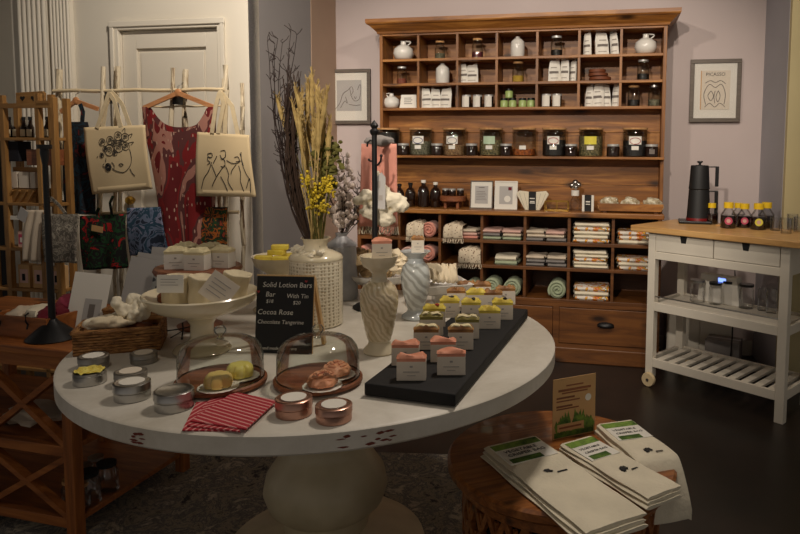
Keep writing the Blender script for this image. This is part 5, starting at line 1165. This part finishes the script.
for i, (px0, px1, zz_, lab) in enumerate([(6, 17.5, sz[3], 'small boxed candle with a dark window, left on the lowest visible shelf'), (21, 32.5, sz[3], 'small boxed candle with a dark window, second on the lowest visible shelf'), (40, 50, sz[3], 'small boxed item right of the post on the lowest visible shelf'), (7, 14, sz[2], 'pink printed box, left on the second visible shelf'), (15.5, 23, sz[2], 'pink printed box, right on the second visible shelf')]):
    boxthing(px0, px1, 0, 24 if i < 3 else 17, .05, zz_, 'kraft' if i < 3 else 'pink_pale', 'printed_box', lab, 'box', 'printed boxes on the shelf unit', SD+.03, ('pink_pale', 'navy_cloth') if i < 3 else ('label_pink', 'paper'))
single(MB().bx(-.10, .10, 0, .15, 0, .02), 'paper_stack', 'paper', 'low white paper stack on the shelf below the notebook holder', 'paper', rf(lp(10, 212, SD-.05)[0], SD+.01, lp(10, 216, SD)[1]-.02), T)
# knitted tote and pale tote hanging at the front of the unit
KD = SD-.06
def cloth_panel(pts, d, name, mat, lab, cat, amp=.006, th=.006, wav=9, parts=None, grp=None, nu=20, nv=20):
    # pts: picture corners TL TR BR BL of a hanging cloth in the plane at depth d
    L_ = [lp(x, y, d) for x, y in pts]; cx_ = sum(p[0] for p in L_)/4; zb_ = min(p[1] for p in L_)
    q = thing(name, lab, cat, rf(cx_, d, zb_), T, grp); C4 = [(p[0]-cx_, p[1]-zb_) for p in L_]
    def fn(u, v):
        tx = C4[0][0]+(C4[1][0]-C4[0][0])*u; tz = C4[0][1]+(C4[1][1]-C4[0][1])*u
        bx_ = C4[3][0]+(C4[2][0]-C4[3][0])*u; bz = C4[3][1]+(C4[2][1]-C4[3][1])*u
        return (tx+(bx_-tx)*v, amp*sin(u*wav+v*2)*(.3+.7*v)-.01*sin(pi*v), tz+(bz-tz)*v)
    MB().grid(nu, nv, fn).build('cloth', mat, q, solid=th); return q, fn
q, fn = cloth_panel([(43, 214), (79, 214), (78, 263), (44, 262)], KD, 'knitted_bag', 'grey_lace', 'grey patterned cloth bag hanging behind the black pole', 'bag', .008)
def strap(q, pts_px, d, r, mat, ref, nm='strap', flat=.35):
    P_ = []
    for x, y in pts_px: a = lp(x, y, d); P_.append(Vector((a[0], 0, a[1])))
    base = q.location; out = []
    for p in P_:
        w3 = rf(p.x, d, p.z)-base; out.append((w3.dot(AX), w3.dot(AY), w3.z))
    m = MB(); n_ = len(out); sm = []
    for i in range(n_-1):
        for k in range(5): sm.append(Vector(out[i]).lerp(Vector(out[i+1]), k/5))
    sm.append(Vector(out[-1]))
    vs = []
    for i, p in enumerate(sm):
        dd = (sm[min(i+1, len(sm)-1)]-sm[max(i-1, 0)]).normalized(); nrm = Vector((dd.z, 0, -dd.x)).normalized()
        vs += [p-nrm*r, p+nrm*r]
    m.add(vs, [(2*i, 2*i+1, 2*i+3, 2*i+2) for i in range(len(sm)-1)]); return m.build(nm, mat, q, solid=.004)
strap(q, [(48, 214), (47, 202), (51, 198), (58, 204), (66, 214)], KD, .008, 'grey_lace', None)
q, fn = cloth_panel([(24, 210), (43, 210), (40, 262), (22, 260)], KD+.02, 'pale_tote', 'beige_towel', 'pale folded tote hanging left of the grey patterned bag', 'bag', .012, wav=14)
ptg = MB().prism_y([(-.03, -.02), (.02, -.045), (.045, .01), (.0, .04)], -.001, .001).build('paper_tag', 'card_grey', q); ptg.location = (-.03, -.03, .25)
# ================================================================ driftwood rack with clothes
RD = -1.26
t = thing('driftwood_rack', 'whitewashed driftwood clothes rack standing before the white door', 'rack', rf(0, RD), T)
def post(x0, y0, x1, w_, nm='post', dd=0, zb=0.0, mat='driftwood'):
    a = lp(x0, y0, RD)
    b_ = lp(x1, 330, RD); m = MB(); z0 = zb; n_ = 14
    xs = a[0]; xe = b_[0]+(b_[0]-a[0])*(b_[1]-z0)/max(.01, a[1]-b_[1])
    m.tube([(xs+(xe-xs)*k/n_+.004*sin(k*2.3+x0), dd+.004*cos(k*1.7), a[1]+(z0-a[1])*k/n_) for k in range(n_+1)], lambda u: w_*(1+.12*sin(u*23+x0)), 8)
    return m.build(nm, mat, t)
post(57, 69, 60, .016, dd=.01); post(54.5, 75, 58, .010, dd=.035)
post(105, 67, 99, .013, dd=-.012); post(115, 66, 121, .013, dd=.016); post(110, 66, 110, .011, dd=.04)
post(174.5, 68, 168, .012, dd=-.012); post(183, 69, 190, .013, dd=.016); post(179, 70, 178, .010, dd=.04)
post(225.5, 65, 226.5, .015, dd=.0); post(237, 82, 238, .012, dd=.05); post(220, 78, 213, .010, dd=.03)
for y_, x0, x1, r in ((91, 55, 226, .010), (107, 145, 222, .005), (213, 60, 240, .009)):
    a = lp(x0, y_+.3, RD); b_ = lp(x1, y_-1.2, RD); MB().tube([(a[0]+(b_[0]-a[0])*k/8, -.012+.0*k, a[1]+(b_[1]-a[1])*k/8+.003*sin(k*2)) for k in range(9)], r, 8).build('rail', 'canvas_strap', t)
for x_, y_ in ((111, 97.5), (178, 98.5)):
    a = lp(x_, y_, RD); MB().bx(a[0]-.012, a[0]+.012, -.03, .025, a[1]-.032, a[1]+.028).build('black_binding', 'black_matte', t)
def hanger(x0, y0, xl, yl, xr, yr, lab, d=RD-.05):
    a = lp(x0, y0, d); l = lp(xl, yl, d); r = lp(xr, yr, d)
    q = thing('wooden_hanger', lab, 'hanger', rf(a[0], d, a[1]), T)
    m = MB(); m.bar((l[0]-a[0], 0, l[1]-a[1]), (0, 0, 0), .014, .022).bar((0, 0, 0), (r[0]-a[0], 0, r[1]-a[1]), .014, .022).blob(0, 0, 0, .022, .009, .022, 0); m.build('shoulder_bar', 'hanger_wood', q)
    MB().tube([(0, 0, .015), (0, 0, .035), (.012, .01, .045), (.008, .03, .058), (-.004, .045, .050)], .0022, 6).build('hook', 'steel', q); return q
hanger(76, 101, 61, 112, 98, 109, 'light wooden hanger holding the dark blue dress')
hanger(178, 93, 144, 108, 216, 108, 'light wooden hanger holding the red paisley dress')
# dark blue dress
def poly_cloth(outline, d, name, mat, lab, cat, th=.03, amp=.01, grp=None):
    # outline: list of rows (y, xl, xr) in the picture
    rows = [(lp(xl, y, d), lp(xr, y, d)) for y, xl, xr in outline]; cx_ = sum(r[0][0]+r[1][0] for r in rows)/2/len(rows); zb_ = min(r[0][1] for r in rows)
    q = thing(name, lab, cat, rf(cx_, d, zb_), T, grp)
    n_ = len(rows)-1
    def fn(sg):
        def f(u, v):
            k = min(int(v*n_), n_-1); s = v*n_-k; a = rows[k]; b_ = rows[k+1]
            xl = a[0][0]+(b_[0][0]-a[0][0])*s; xr = a[1][0]+(b_[1][0]-a[1][0])*s; z = a[0][1]+(b_[0][1]-a[0][1])*s
            e = sin(pi*u)**.5 if 0 < u < 1 else 0
            return (xl+(xr-xl)*u-cx_, sg*(th*e*.5)+amp*sin(u*14+v*3)*v, z-zb_)
        return f
    MB().grid(24, n_*4, fn(-1)).grid(24, n_*4, fn(1)).build('garment', mat, q)
    return q
q = poly_cloth([(122, 65, 88), (135, 63, 90), (160, 62, 92), (190, 62, 96), (213, 66, 97)], RD-.06, 'dark_dress', 'dark_batik', 'dark blue and red batik dress hanging left of the face tote', 'dress')
strap(q, [(69, 104), (67, 112), (68, 124)], RD-.065, .010, 'dark_batik', None); strap(q, [(80, 104), (83, 112), (82, 124)], RD-.065, .012, 'dark_batik', None)
dd_ = RD-.06; yb_ = 262
t = thing('red_dress', 'long red paisley dress on a wooden hanger between the two totes', 'dress', rf(lp(180, 200, dd_)[0], dd_, lp(180, yb_, dd_)[1]), T)
xc_ = lp(180, 200, dd_)[0]; zc_ = lp(180, yb_, dd_)[1]
def dressf(sg):
    def f(u, v):
        xl = 142+8*v*(1-v)*2+24*max(0, v-.15); xr = 216-2*v
        k = abs(2*u-1); scoop = 25*(1-min(1, (k/.80))**3.0) if k < .80 else 0
        yt = 107+scoop*(1 if sg < 0 else .8); y = yt+(yb_-yt)*v; x = xl+(xr-xl)*u
        a = lp(x, y, dd_); e = sin(pi*min(max(u, .001), .999))**.5
        return (a[0]-xc_, sg*.022*e+.010*sin(u*13+v*3)*v, a[1]-zc_)
    return f
MB().grid(36, 24, dressf(-1)).grid(36, 24, dressf(1)).build('garment', 'red_paisley', t)
# tote bags
def tote(C, lab, hand, d, artfn):
    q, fn = cloth_panel(C, d, 'tote_bag', 'canvas', lab, 'bag', .006, .005, 7)
    for i, h in enumerate(hand): strap(q, h, d-.004+.006*i, .011, 'canvas_strap', None, 'handle')
    # draw in picture coords mapped to uv of the bag
    def put(lines, r=.0018, mat='ink'):
        m = MB()
        for ln_ in lines:
            P_ = []
            for x, y in ln_:
                u = .5+(x-.5)*S_ART[0]; v = .52+(y-.52)*S_ART[0]; a = fn(u, v); P_.append(Vector((a[0], a[1]-.004, a[2])))
            out = []
            for i in range(len(P_)-1):
                p0 = P_[max(i-1, 0)]; p1 = P_[i]; p2 = P_[i+1]; p3 = P_[min(i+2, len(P_)-1)]
                for k in range(5):
                    s = k/5; out.append(.5*((2*p1)+(p2-p0)*s+(2*p0-5*p1+4*p2-p3)*s*s+(3*p1-p0-3*p2+p3)*s**3))
            out.append(P_[-1]); m.tube(out, r, 4)
        m.build('drawn_lines', mat, q)
    artfn(put); 
    MB().grid(10, 3, lambda u, v: tuple(Vector(fn(.12+.8*u, .90+.08*v))+Vector((0, -.003-.004*sin(pi*v), 0)))).build('bottom_fold', 'canvas', q)
    return q
def circ_pts(cx_, cy_, r, n=10, k=1.0, a0=0): return [(cx_+r*cos(a0+k*tau*i/n), cy_+r*1.05*sin(a0+k*tau*i/n)) for i in range(n+1)]
S_ART = [1.15]
def face_art(put):
    L = []
    for (x_, y_, r) in ((.32, .27, .045), (.30, .44, .03), (.44, .25, .05), (.56, .20, .055), (.66, .22, .05), (.42, .38, .07), (.56, .35, .06), (.66, .34, .05), (.50, .29, .04), (.60, .28, .035), (.36, .36, .035), (.50, .42, .035)):
        L.append(circ_pts(x_, y_, r)); L.append(circ_pts(x_, y_, r*.55, 8, .8, r*40)); L.append(circ_pts(x_, y_, r*.25, 6))
    L += [[(.70, .20), (.76, .18), (.73, .23)], [(.70, .30), (.77, .29), (.73, .33)], [(.62, .14), (.66, .10), (.66, .16)], [(.24, .45), (.22, .47)]]
    put(L, .0014)
    put([[(.71, .38), (.72, .50), (.69, .60), (.60, .68), (.50, .66), (.44, .62)], [(.68, .64), (.70, .70), (.73, .74)], [(.36, .48), (.35, .53)], [(.54, .575), (.57, .565), (.60, .58), (.57, .60), (.54, .575)]], .0016)
    for r in (.045, .03, .018): put([circ_pts(.38, .60, r, 7)], .0026)
    put([[(.32, .55), (.30, .58), (.34, .60)], [(.44, .54), (.47, .58), (.46, .64)]], .0016)
tote([(84, 127.5), (145, 125), (152, 189), (92, 194.5)], 'cream tote bag printed with a face wearing a flower crown', [[(97, 128), (104, 108), (109, 93), (114, 100), (121, 127)], [(103, 127), (106, 106), (112, 92), (122, 104), (130, 126)]], RD-.12, face_art)
def dance_art(put):
    S_ART[0] = 1.0
    L = [[(.22, .33), (.30, .32), (.30, .38), (.24, .38), (.22, .33)], [(.23, .36), (.22, .42), (.27, .46), (.22, .50)], [(.30, .46), (.24, .60), (.15, .72), (.10, .88)], [(.30, .50), (.35, .60), (.38, .68)], [(.33, .48), (.40, .36)],
         [(.47, .28), (.55, .27), (.56, .36), (.50, .40), (.46, .34)], [(.47, .40), (.54, .42), (.54, .52), (.47, .52)], [(.54, .50), (.42, .64), (.34, .76), (.30, .84)], [(.56, .52), (.60, .64), (.58, .76), (.64, .90)], [(.46, .68), (.52, .80), (.56, .94)],
         [(.58, .42), (.66, .46), (.76, .46), (.82, .42)], [(.72, .37), (.78, .36), (.80, .42), (.74, .44)], [(.74, .48), (.66, .58), (.64, .64)], [(.78, .50), (.80, .62), (.78, .76), (.82, .95)], [(.84, .28), (.84, .44), (.88, .60), (.94, .74), (.92, .90)], [(.82, .30), (.86, .50)], [(.86, .86), (.94, .70), (.92, .94)]]
    put(L, .0020)
tote([(197.5, 132), (249, 135), (256, 197), (196, 196)], 'cream tote bag printed with three dancing line figures', [[(212, 133), (216, 105), (220, 91), (224, 104), (218, 133)], [(225, 133), (226, 106), (221, 92), (232, 106), (238, 135)]], RD-.12, dance_art)
# lower row of bags
q, fn = cloth_panel([(80, 216), (126, 214), (127, 268), (82, 270)], RD-.07, 'floral_bag', 'floral_black', 'black floral bag with red and green flowers on the lower rail', 'bag', .012, wav=12)
strap(q, [(98, 216), (97, 212), (99, 208)], RD-.07, .008, 'floral_black', None); strap(q, [(112, 216), (110, 203), (113, 196)], RD-.07, .007, 'floral_black', None)
g_ = MB().bx(-.035, .035, -.001, .001, -.016, .016).build('paper_tag', 'kraft', q); g_.location = (-.01, -.03, .235); g_.rotation_euler = (0, .15, 0)
q, fn = cloth_panel([(127, 208), (160, 207), (169, 252), (129, 256)], RD-.09, 'blue_bag', 'blue_batik', 'blue batik bag hanging under the face tote', 'bag', .010, wav=8)
q, fn = cloth_panel([(201, 207), (227, 207), (228, 262), (200, 262)], RD-.07, 'orange_bag', 'orange_batik', 'orange and green batik bag hanging under the dancers tote', 'bag', .010, wav=8)
q, fn = cloth_panel([(60, 200), (80, 202), (81, 212), (62, 212)], RD-.03, 'cream_cloth', 'beige_towel', 'small cream cloth draped over the lower rail at left', 'cloth', .01)
# ================================================================ drum table with towels
DC = Vector((.268, 1.965, 0)); DR = .345; DZ = .45
t = thing('drum_table', 'round carved dark wooden drum table at lower right', 'table', DC, .4)
MB().lathe([(.30, DZ-.045), (DR-.012, DZ-.04), (DR, DZ-.028), (DR, DZ-.008), (DR-.008, DZ), (0, DZ)], 80).build('tabletop', 'drum_wood', t)
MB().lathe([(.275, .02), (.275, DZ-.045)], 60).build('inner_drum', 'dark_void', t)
MB().lathe([(.30, 0), (.305, .03), (.29, .035)], 64).build('ring_band', 'drum_wood', t)
MB().lathe([(.29, DZ-.085), (.306, DZ-.08), (.306, DZ-.042), (.29, DZ-.042)], 64).build('ring_band', 'drum_wood', t)
m = MB(); NN = 30
for row in range(5):
    z0 = .035+row*.0665; z1 = z0+.0665
    for i in range(NN):
        a = tau*i/NN; b_ = tau*(i+.5)/NN; c_ = tau*(i+1)/NN
        if row % 2: a, b_, c_ = b_, c_, c_+(c_-b_)
        p = lambda q, z: (.292*cos(q), .292*sin(q), z)
        m.bar(p(a, z0), p(b_, z1), .016, .016).bar(p(c_, z0), p(b_, z1), .016, .016)
        m.bar(p(a, (z0+z1)/2-.02), p(a, (z0+z1)/2+.02), .010, .012)
m.build('carved_lattice', 'drum_wood', t)
def towel_stack(corners, n, th, lab, grp, z0=DZ, drape=0, wrap='VEGETABLE|CRISPER BAG', mark=0):
    W3 = [onz(x, y, z0+n*th) for x, y in corners]; o = W3[0]; uy0 = ((W3[3]-W3[0])+(W3[2]-W3[1]))/2; uy = uy0.normalized(); ux = Vector((-uy.y, uy.x, 0))
    Wd = (W3[1]-W3[0]).dot(ux); Ld = uy0.length; an = math.atan2(uy.y, uy.x)+pi/2         # local -y runs towards the front end
    for i in range(n):
        w_ = Wd*(1-.02*(n-1-i)) if i else Wd*1.04; l_ = Ld*(1+.012*(n-1-i)); sd = i*1.7
        q = thing('folded_bag', lab % (['lowest', 'middle', 'top'][i] if n == 3 else ['lowest', 'second', 'third', 'top'][i] if n == 4 else ['lower', 'top'][i]), 'bag', (o.x, o.y, z0+i*th), an, grp)
        dx_ = -.006*(n-1-i)
        def topf(u, v, s=1):
            x = dx_+u*w_; y = -v*l_; dr = 0
            if drape:
                k = max(0, v-.72)/.28; dr = -.13*k**1.6; y = -(min(v, .72)*l_+max(0, v-.72)*l_*.75)
            edge = min(1, 14*min(u, 1-u)+.25)
            return (x+.002*sin(v*12+sd), y, th*(.5+.46*edge)+.0012*sin(u*9+sd)*sin(v*7)+dr)
        def botf(u, v):
            p = topf(u, v); return (p[0], p[1], (p[2]-th*.5)*-.9+th*.5 if not drape else p[2]-th*.9)
        m = MB().grid(14, 24, topf).grid(14, 24, botf)
        m.grid(14, 1, lambda u, v: topf(u, 0) if v else botf(u, 0)).grid(14, 1, lambda u, v: topf(u, 1) if v else botf(u, 1)).grid(1, 24, lambda u, v: topf(0, v) if u else botf(0, v)).grid(1, 24, lambda u, v: topf(1, v) if u else botf(1, v))
        m.build('cloth', 'linen_pale', q)
        if i == n-1:
            cz_ = th+.0015; wx = w_*.86; x0 = dx_+w_*.07; y1 = -.012; y0 = -.012-.125
            MB().bx(x0, x0+wx, y0, y1, cz_-.004, cz_).build('paper_label', 'paper', q)
            MB().bx(x0, x0+wx, y1-.034, y1, cz_, cz_+.0006).build('green_print', 'leaf_print', q); MB().bx(x0+.01, x0+wx*.72, y0+.002, y0+.028, cz_, cz_+.0006).build('green_print', 'print_green', q)
            t1, t2_ = wrap.split('|'); sz_ = wx*.135
            for j, s_ in enumerate((t1, t2_)):
                text('lettering', s_, sz_, q, (x0+wx*.12, y1-.060-.024*j, cz_+.0008), (0, 0, 0), 'ink')
            mm = MB().blob(x0+wx*.45, y0-.075, cz_+.0004, .009, .008, .0010, .3, 3, 3).blob(x0+wx*.50, y0-.083, cz_+.0004, .006, .004, .0012, .3, 3, 5)
            if mark: mm.blob(x0+wx*.38, y0-.083, cz_+.0004, .008, .010, .0012, .3, 3, 9)
            mm.bx(x0+wx*.58, x0+wx*.78, y0-.098, y0-.093, cz_, cz_+.0008).build('small_print', 'ink', q)
towel_stack([(484, 447), (528, 429), (634, 506), (586, 528)], 3, .011, '%s folded cream crisper bag, large front-left stack on the drum table', 'folded crisper bags, front-left stack')
towel_stack([(560, 444), (588, 433), (683, 480), (641, 500)], 3, .010, '%s folded cream crisper bag, middle stack on the drum table', 'folded crisper bags, middle stack', mark=1)
towel_stack([(596, 424), (626, 414), (690, 458), (654, 478)], 2, .016, '%s folded cream crisper bag, right stack draped over the table edge', 'folded crisper bags, rear-right stack', drape=1, mark=1)
a = onz(554.5, 449, DZ); b_ = onz(595, 438, DZ)
a = Vector((a.x, 2.06, DZ)); sY = 2.09
xl_ = (556.5-474.3)/661*2.06; xr_ = (600-474.3)/661*2.13
t = thing('display_card', 'kraft-brown display card with leafy picture standing behind the crisper bags', 'card', (xl_, 2.06, DZ), math.atan2(.07, xr_-xl_))
cwid = math.hypot(.07, xr_-xl_); chh = 1.38-(385.5-150.8)/661*2.06-DZ
MB().bx(0, cwid, 0, .0025, 0, chh).build('card', 'kraft', t)
l = MB()
for z0, x0, x1, hh in ((.86, .3, .7, .02), (.78, .12, .88, .035), (.74, .2, .8, .02), (.66, .08, .5, .028), (.61, .08, .62, .02), (.52, .08, .45, .028), (.48, .08, .6, .02)): l.bx(cwid*x0, cwid*x1, -.0012, 0, chh*z0, chh*(z0+hh))
l.build('lettering', 'plate_wood', t)
MB().lathe([(0, 0), (.012, .0005)], 20).build('round_seal', 'paper', t); s_ = [o for o in t.children if o.name.startswith('round_seal')][0]; s_.rotation_euler = (pi/2, 0, 0); s_.location = (cwid*.82, -.0008, chh*.62)
lf = MB(); r4 = random.Random(4)
for i in range(26):
    x_ = r4.uniform(.06, .94)*cwid; z_ = .10*chh; tp = chh*(.24+.22*sin(pi*min(1, x_/cwid*1.05))*r4.uniform(.6, 1.1)); w_ = .008
    dx_ = r4.uniform(-.008, .008); lf.prism_y([(x_-w_*.4, z_), (x_+w_*.4, z_), (x_+w_+dx_*.5, (z_+tp)/2), (x_+dx_, tp), (x_-w_+dx_*.5, (z_+tp)/2)], -.0012-.00002*i, 0)
lf.build('leaf_picture', 'leaf_print', t); MB().bx(.04*cwid, .96*cwid, -.0016, 0, .02*chh, .10*chh).build('green_strip', 'print_green', t)
MB().bx(cwid*.10, cwid*.72, -.003, -.0018, chh*.12, chh*.24).build('caption_panel', 'kraft', t); MB().bx(cwid*.14, cwid*.66, -.0036, -.003, chh*.165, chh*.195).build('lettering', 'plate_wood', t)
# ================================================================ white trolley
CA = Vector((1.052, 3.831, 0)); CTH = -.814
def cp(x, y, z=0): return CA+rot2((x, y, 0), CTH)+Vector((0, 0, z))
def cwz(px, py, z): p = onz(px, py, z)-CA; q = rot2((p.x, p.y, 0), -CTH); return q.x, q.y
CL = .755; CDD = .34; ZW = .943
t = thing('kitchen_trolley', 'white kitchen trolley with beech worktop, two drawers and slatted shelf', 'trolley', CA, CTH)
lw_ = .046
for x_, y_, zb0 in ((0, 0, .05), (0, CDD, .05), (CL, 0, 0), (CL, CDD, 0)): MB().bx(x_-lw_/2, x_+lw_/2, y_-lw_/2, y_+lw_/2, zb0, ZW-.036).build('leg', 'cart_white', t, bevel=.003)
MB().bx(-.13, CL+.13, -.05, CDD+.12, ZW-.034, ZW).build('worktop', 'beech', t, bevel=.004)
for y_ in (-lw_/2, CDD-.0):
    MB().bx(lw_/2, CL-lw_/2, y_+.002, y_+.022, .755, .798).build('rail', 'cart_white', t, bevel=.002)
MB().bx(lw_/2, CL-lw_/2, CDD, CDD+.018, .80, ZW-.036).build('back_panel', 'cart_white', t)
for x_ in (-lw_/2+.004, CL+lw_/2-.022): MB().bx(x_, x_+.018, lw_/2, CDD-lw_/2, .76, ZW-.036).build('side_panel', 'cart_white', t)
MB().bx(lw_/2, CL-lw_/2, -.018, CDD, .796, .80).build('drawer_floor', 'cart_white', t)
for k in (0, 1):
    x0 = lw_/2+.002+k*(CL-lw_)/2; x1 = x0+(CL-lw_)/2-.006; xm = (x0+x1)/2
    dr = MB().bx(x0, x1, -.021, -.002, .802, ZW-.038).build('drawer', 'cart_white', t, bevel=.002)
    MB().prism_y([(xm-.022, ZW-.038), (xm+.022, ZW-.038), (xm+.014, ZW-.078), (xm-.014, ZW-.078)], -.0225, -.0208).build('handle_notch', 'black_matte', dr)
for z_, gl_ in ((.50, 1), (.165, 0)):
    MB().bx(lw_/2, CL-lw_/2, -lw_/2+.002, -lw_/2+.022, z_-.05, z_).build('rail', 'cart_white', t, bevel=.002); MB().bx(lw_/2, CL-lw_/2, CDD, CDD+.02, z_-.05, z_).build('rail', 'cart_white', t, bevel=.002)
    for x_ in (-lw_/2+.004, CL+lw_/2-.024): MB().bx(x_, x_+.02, lw_/2, CDD-lw_/2, z_-.05, z_).build('rail', 'cart_white', t, bevel=.002)
    if gl_: MB().bx(lw_/2, CL-lw_/2, -.005, CDD-.005, z_-.022, z_-.008).build('shelf_board', 'cart_white', t)
    else:
        for i in range(10):
            x_ = lw_/2+.03+i*(CL-lw_-.06)/9; MB().bx(x_-.02, x_+.02, -.002, CDD, z_-.020, z_-.004).build('slat', 'cart_white', t, bevel=.002)
MB().tube([(lw_/2, -lw_/2+.012, .535), (CL-lw_/2, -lw_/2+.012, .535)], .004, 8).build('guard_rail', 'steel', t)
for y_ in (-.0, CDD):
    wh = MB().lathe([(.008, -.014), (.038, -.014), (.041, -.008), (.041, .008), (.038, .014), (.008, .014)], 28).build('wheel', 'canvas', t); wh.rotation_euler = (pi/2, 0, 0); wh.location = (.012, y_-(.038 if y_ == 0 else -.038), .041)
    hb_ = MB().lathe([(.009, -.018), (.009, .018)], 14).build('axle', 'steel_dull', wh)
# coffee maker
x_, y_ = cwz(693, 221, ZW)
t = thing('drip_kettle', 'tall matte black two-part coffee maker on the trolley worktop', 'coffee maker', cp(.075, y_-.0, ZW), CTH+.55)
kx_ = Vector(onz(698, 223, ZW)); t.location = kx_
MB().bx(-.115, .075, -.08, .08, 0, .018).build('base_plate', 'black_plastic', t, bevel=.006)
MB().cyl(0, 0, .018, .034, .072, .07, 36).build('red_ring', 'red_plastic', t)
MB().lathe([(.070, .034), (.068, .04), (.060, .20), (.058, .205), (.056, .205)], 48).build('lower_pot', 'black_matte', t)
MB().lathe([(.058, .206), (.062, .212), (.060, .222), (.053, .345), (.050, .352), (0, .356)], 48).build('upper_pot', 'black_matte', t)
MB().lathe([(.008, .355), (.008, .365), (.019, .372), (.016, .378), (0, .380)], 20).build('lid_knob', 'black_plastic', t)
for z0, z1 in ((.225, .348), (.055, .200)):
    MB().bx(.045, .108, -.009, .009, z1-.008, z1).bx(.090, .110, -.011, .011, z0, z1).build('handle', 'black_plastic', t, bevel=.003)
def sbottle(px, py, s, lab, lb):
    q = thing('juice_bottle', lab, 'bottle', onz(px, py, ZW), CTH*.3, 'yellow-capped bottles on the trolley')
    MB().lathe([(.035*s, 0), (.039*s, .006), (.039*s, .068*s), (.020*s, .098*s), (.016*s, .105*s)], 26).build('bottle_body', 'clear_glass', q)
    MB().lathe([(.033*s, .003), (.036*s, .008), (.036*s, .066*s)], 22).build('dark_syrup', 'cola', q)
    MB().cyl(0, 0, .103*s, .132*s, .024*s, seg=22).build('cap', 'yellow_plastic', q)
    if lb: 
        q2 = MB().lathe([(.019*s, -.001), (.019*s, .001), (0, .001)], 24).build('round_label', lb, q); q2.rotation_euler = (pi/2, 0, 0); q2.location = (-.004, -.0395*s, .040*s)
        q3 = MB().lathe([(.010*s, -.0005), (.010*s, .0008), (0, .0008)], 20).build('label_centre', 'pink_pale', q2); q3.location = (0, 0, .0006)
sbottle(711.5, 224, .96, 'yellow-capped bottle standing apart beside the coffee maker', None)
sbottle(728, 228, 1.12, 'yellow-capped dark bottle with pink round label, left of the row', 'label_pink')
sbottle(744, 227.5, 1.05, 'yellow-capped dark bottle with pink round label, second of the row', 'label_pink')
sbottle(758, 229.5, 1.12, 'yellow-capped dark bottle with cream round label, third of the row', 'label_yellow')
sbottle(766, 228, 1.12, 'yellow-capped dark bottle at the rear of the row', None)
sbottle(738, 225, 1.0, 'yellow-capped dark bottle at the back behind the pink labels', None)
for k, (px, py, r, h, lab) in enumerate(((775, 230.5, .028, .075, 'small clear glass tumbler nearest the dark bottles'), (786, 233.5, .030, .085, 'clear glass tumbler at the front right of the trolley'), (792, 230, .030, .09, 'clear glass tumbler at the rear right of the trolley'), (799, 232, .031, .085, 'clear glass tumbler cut off by the right picture edge'))):
    single(MB().lathe([(r*.85, 0), (r*.9, .004), (r, h), (r-.003, h), (r*.82, .008), (0, .008)], 28), 'glass_tumbler', 'clear_glass', lab, 'glass', onz(px, py, ZW), 0, 'clear tumblers on the trolley')
t = thing('serving_board', 'thin wooden board lying behind the yellow-capped bottle by the coffee maker', 'board', cp(.27, .34, ZW), CTH)
MB().bx(-.05, .07, -.03, .03, 0, .007).build('board', 'beech', t, bevel=.002)
# jars on the trolley middle shelf
MZ = .492
for k, (px, py, r, h, lid, lab) in enumerate(((697, 302, .042, .12, 'steel', 'round clear jar at the left of the trolley middle shelf'), (715, 304, .036, .115, 'black_plastic', 'clear jar with flat black lid, left of three on the trolley shelf'), (733, 303, .038, .125, 'black_plastic', 'clear jar with flat black lid, middle of three on the trolley shelf'), (746, 308, .040, .125, 'black_plastic', 'clear jar with flat black lid, right of three on the trolley shelf'), (763, 310, .026, .13, None, 'tall narrow clear vessel on the trolley shelf'), (771, 313, .028, .135, None, 'tall clear vessel at the right end of the trolley shelf'))):
    p = onz(px, py, MZ); lo = rot2((p-CA).xyz if hasattr((p-CA), 'xyz') else (p-CA), -CTH)
    xx = min(max(lo.x, .07), CL-.07); yy = min(max(lo.y, .05), CDD-.05)
    q = thing('storage_jar', lab, 'jar', cp(xx, yy, MZ), 0)
    MB().lathe([(r*.9, 0), (r, .006), (r, h*.85), (r*.85, h*.93), (r*.85, h)], 28).build('jar_body', 'clear_glass', q)
    if lid: MB().cyl(0, 0, h, h+.014, r*.98, seg=28).build('lid', lid, q)
t = thing('digital_scale', 'white device with a small lit blue display behind the shelf jars', 'scale', cp(.27, CDD-.075, MZ), CTH)
MB().prism_y([(-.13, 0), (.13, 0), (.11, .165), (-.11, .165)], -.0, .06).build('body', 'paper', t, bevel=.004)
MB().bx(.0, .045, -.0015, 0, .130, .152).build('display', 'screen_blue', t)
m = MB(); m.tube([(0, 0, .78), (.01, 0, .62), (-.004, .0, .50), (0, .01, .40), (.006, 0, .28), (0, 0, .14), (-.01, .01, .02), (-.06, .03, .006)], .005, 6)
single(m, 'power_cord', 'black_plastic', 'black power cord hanging down behind the trolley', 'cord', cp(.30, CDD+.055, 0), CTH)
t = thing('white_storage_box', 'low white cabinet on the floor behind the trolley', 'cabinet', rf(2.22, .0, 0), T)
MB().bx(-.26, .14, 0, .24, 0, .36).build('body', 'cart_white', t, bevel=.004)
for k in (0, 1): MB().bx(-.255+k*.20, -.06+k*.20, -.012, 0, .02, .34).build('door', 'cart_white', t, bevel=.003)
t = thing('cardboard_box', 'grey box on the floor between hutch and white cabinet', 'box', cp(.20, CDD+.17, 0), CTH+.3)
MB().bx(-.10, .10, -.07, .07, 0, .22).build('body', 'grey_towel', t, bevel=.003); MB().bx(-.10, .10, -.005, .005, .22, .222).build('tape', 'card_grey', t)
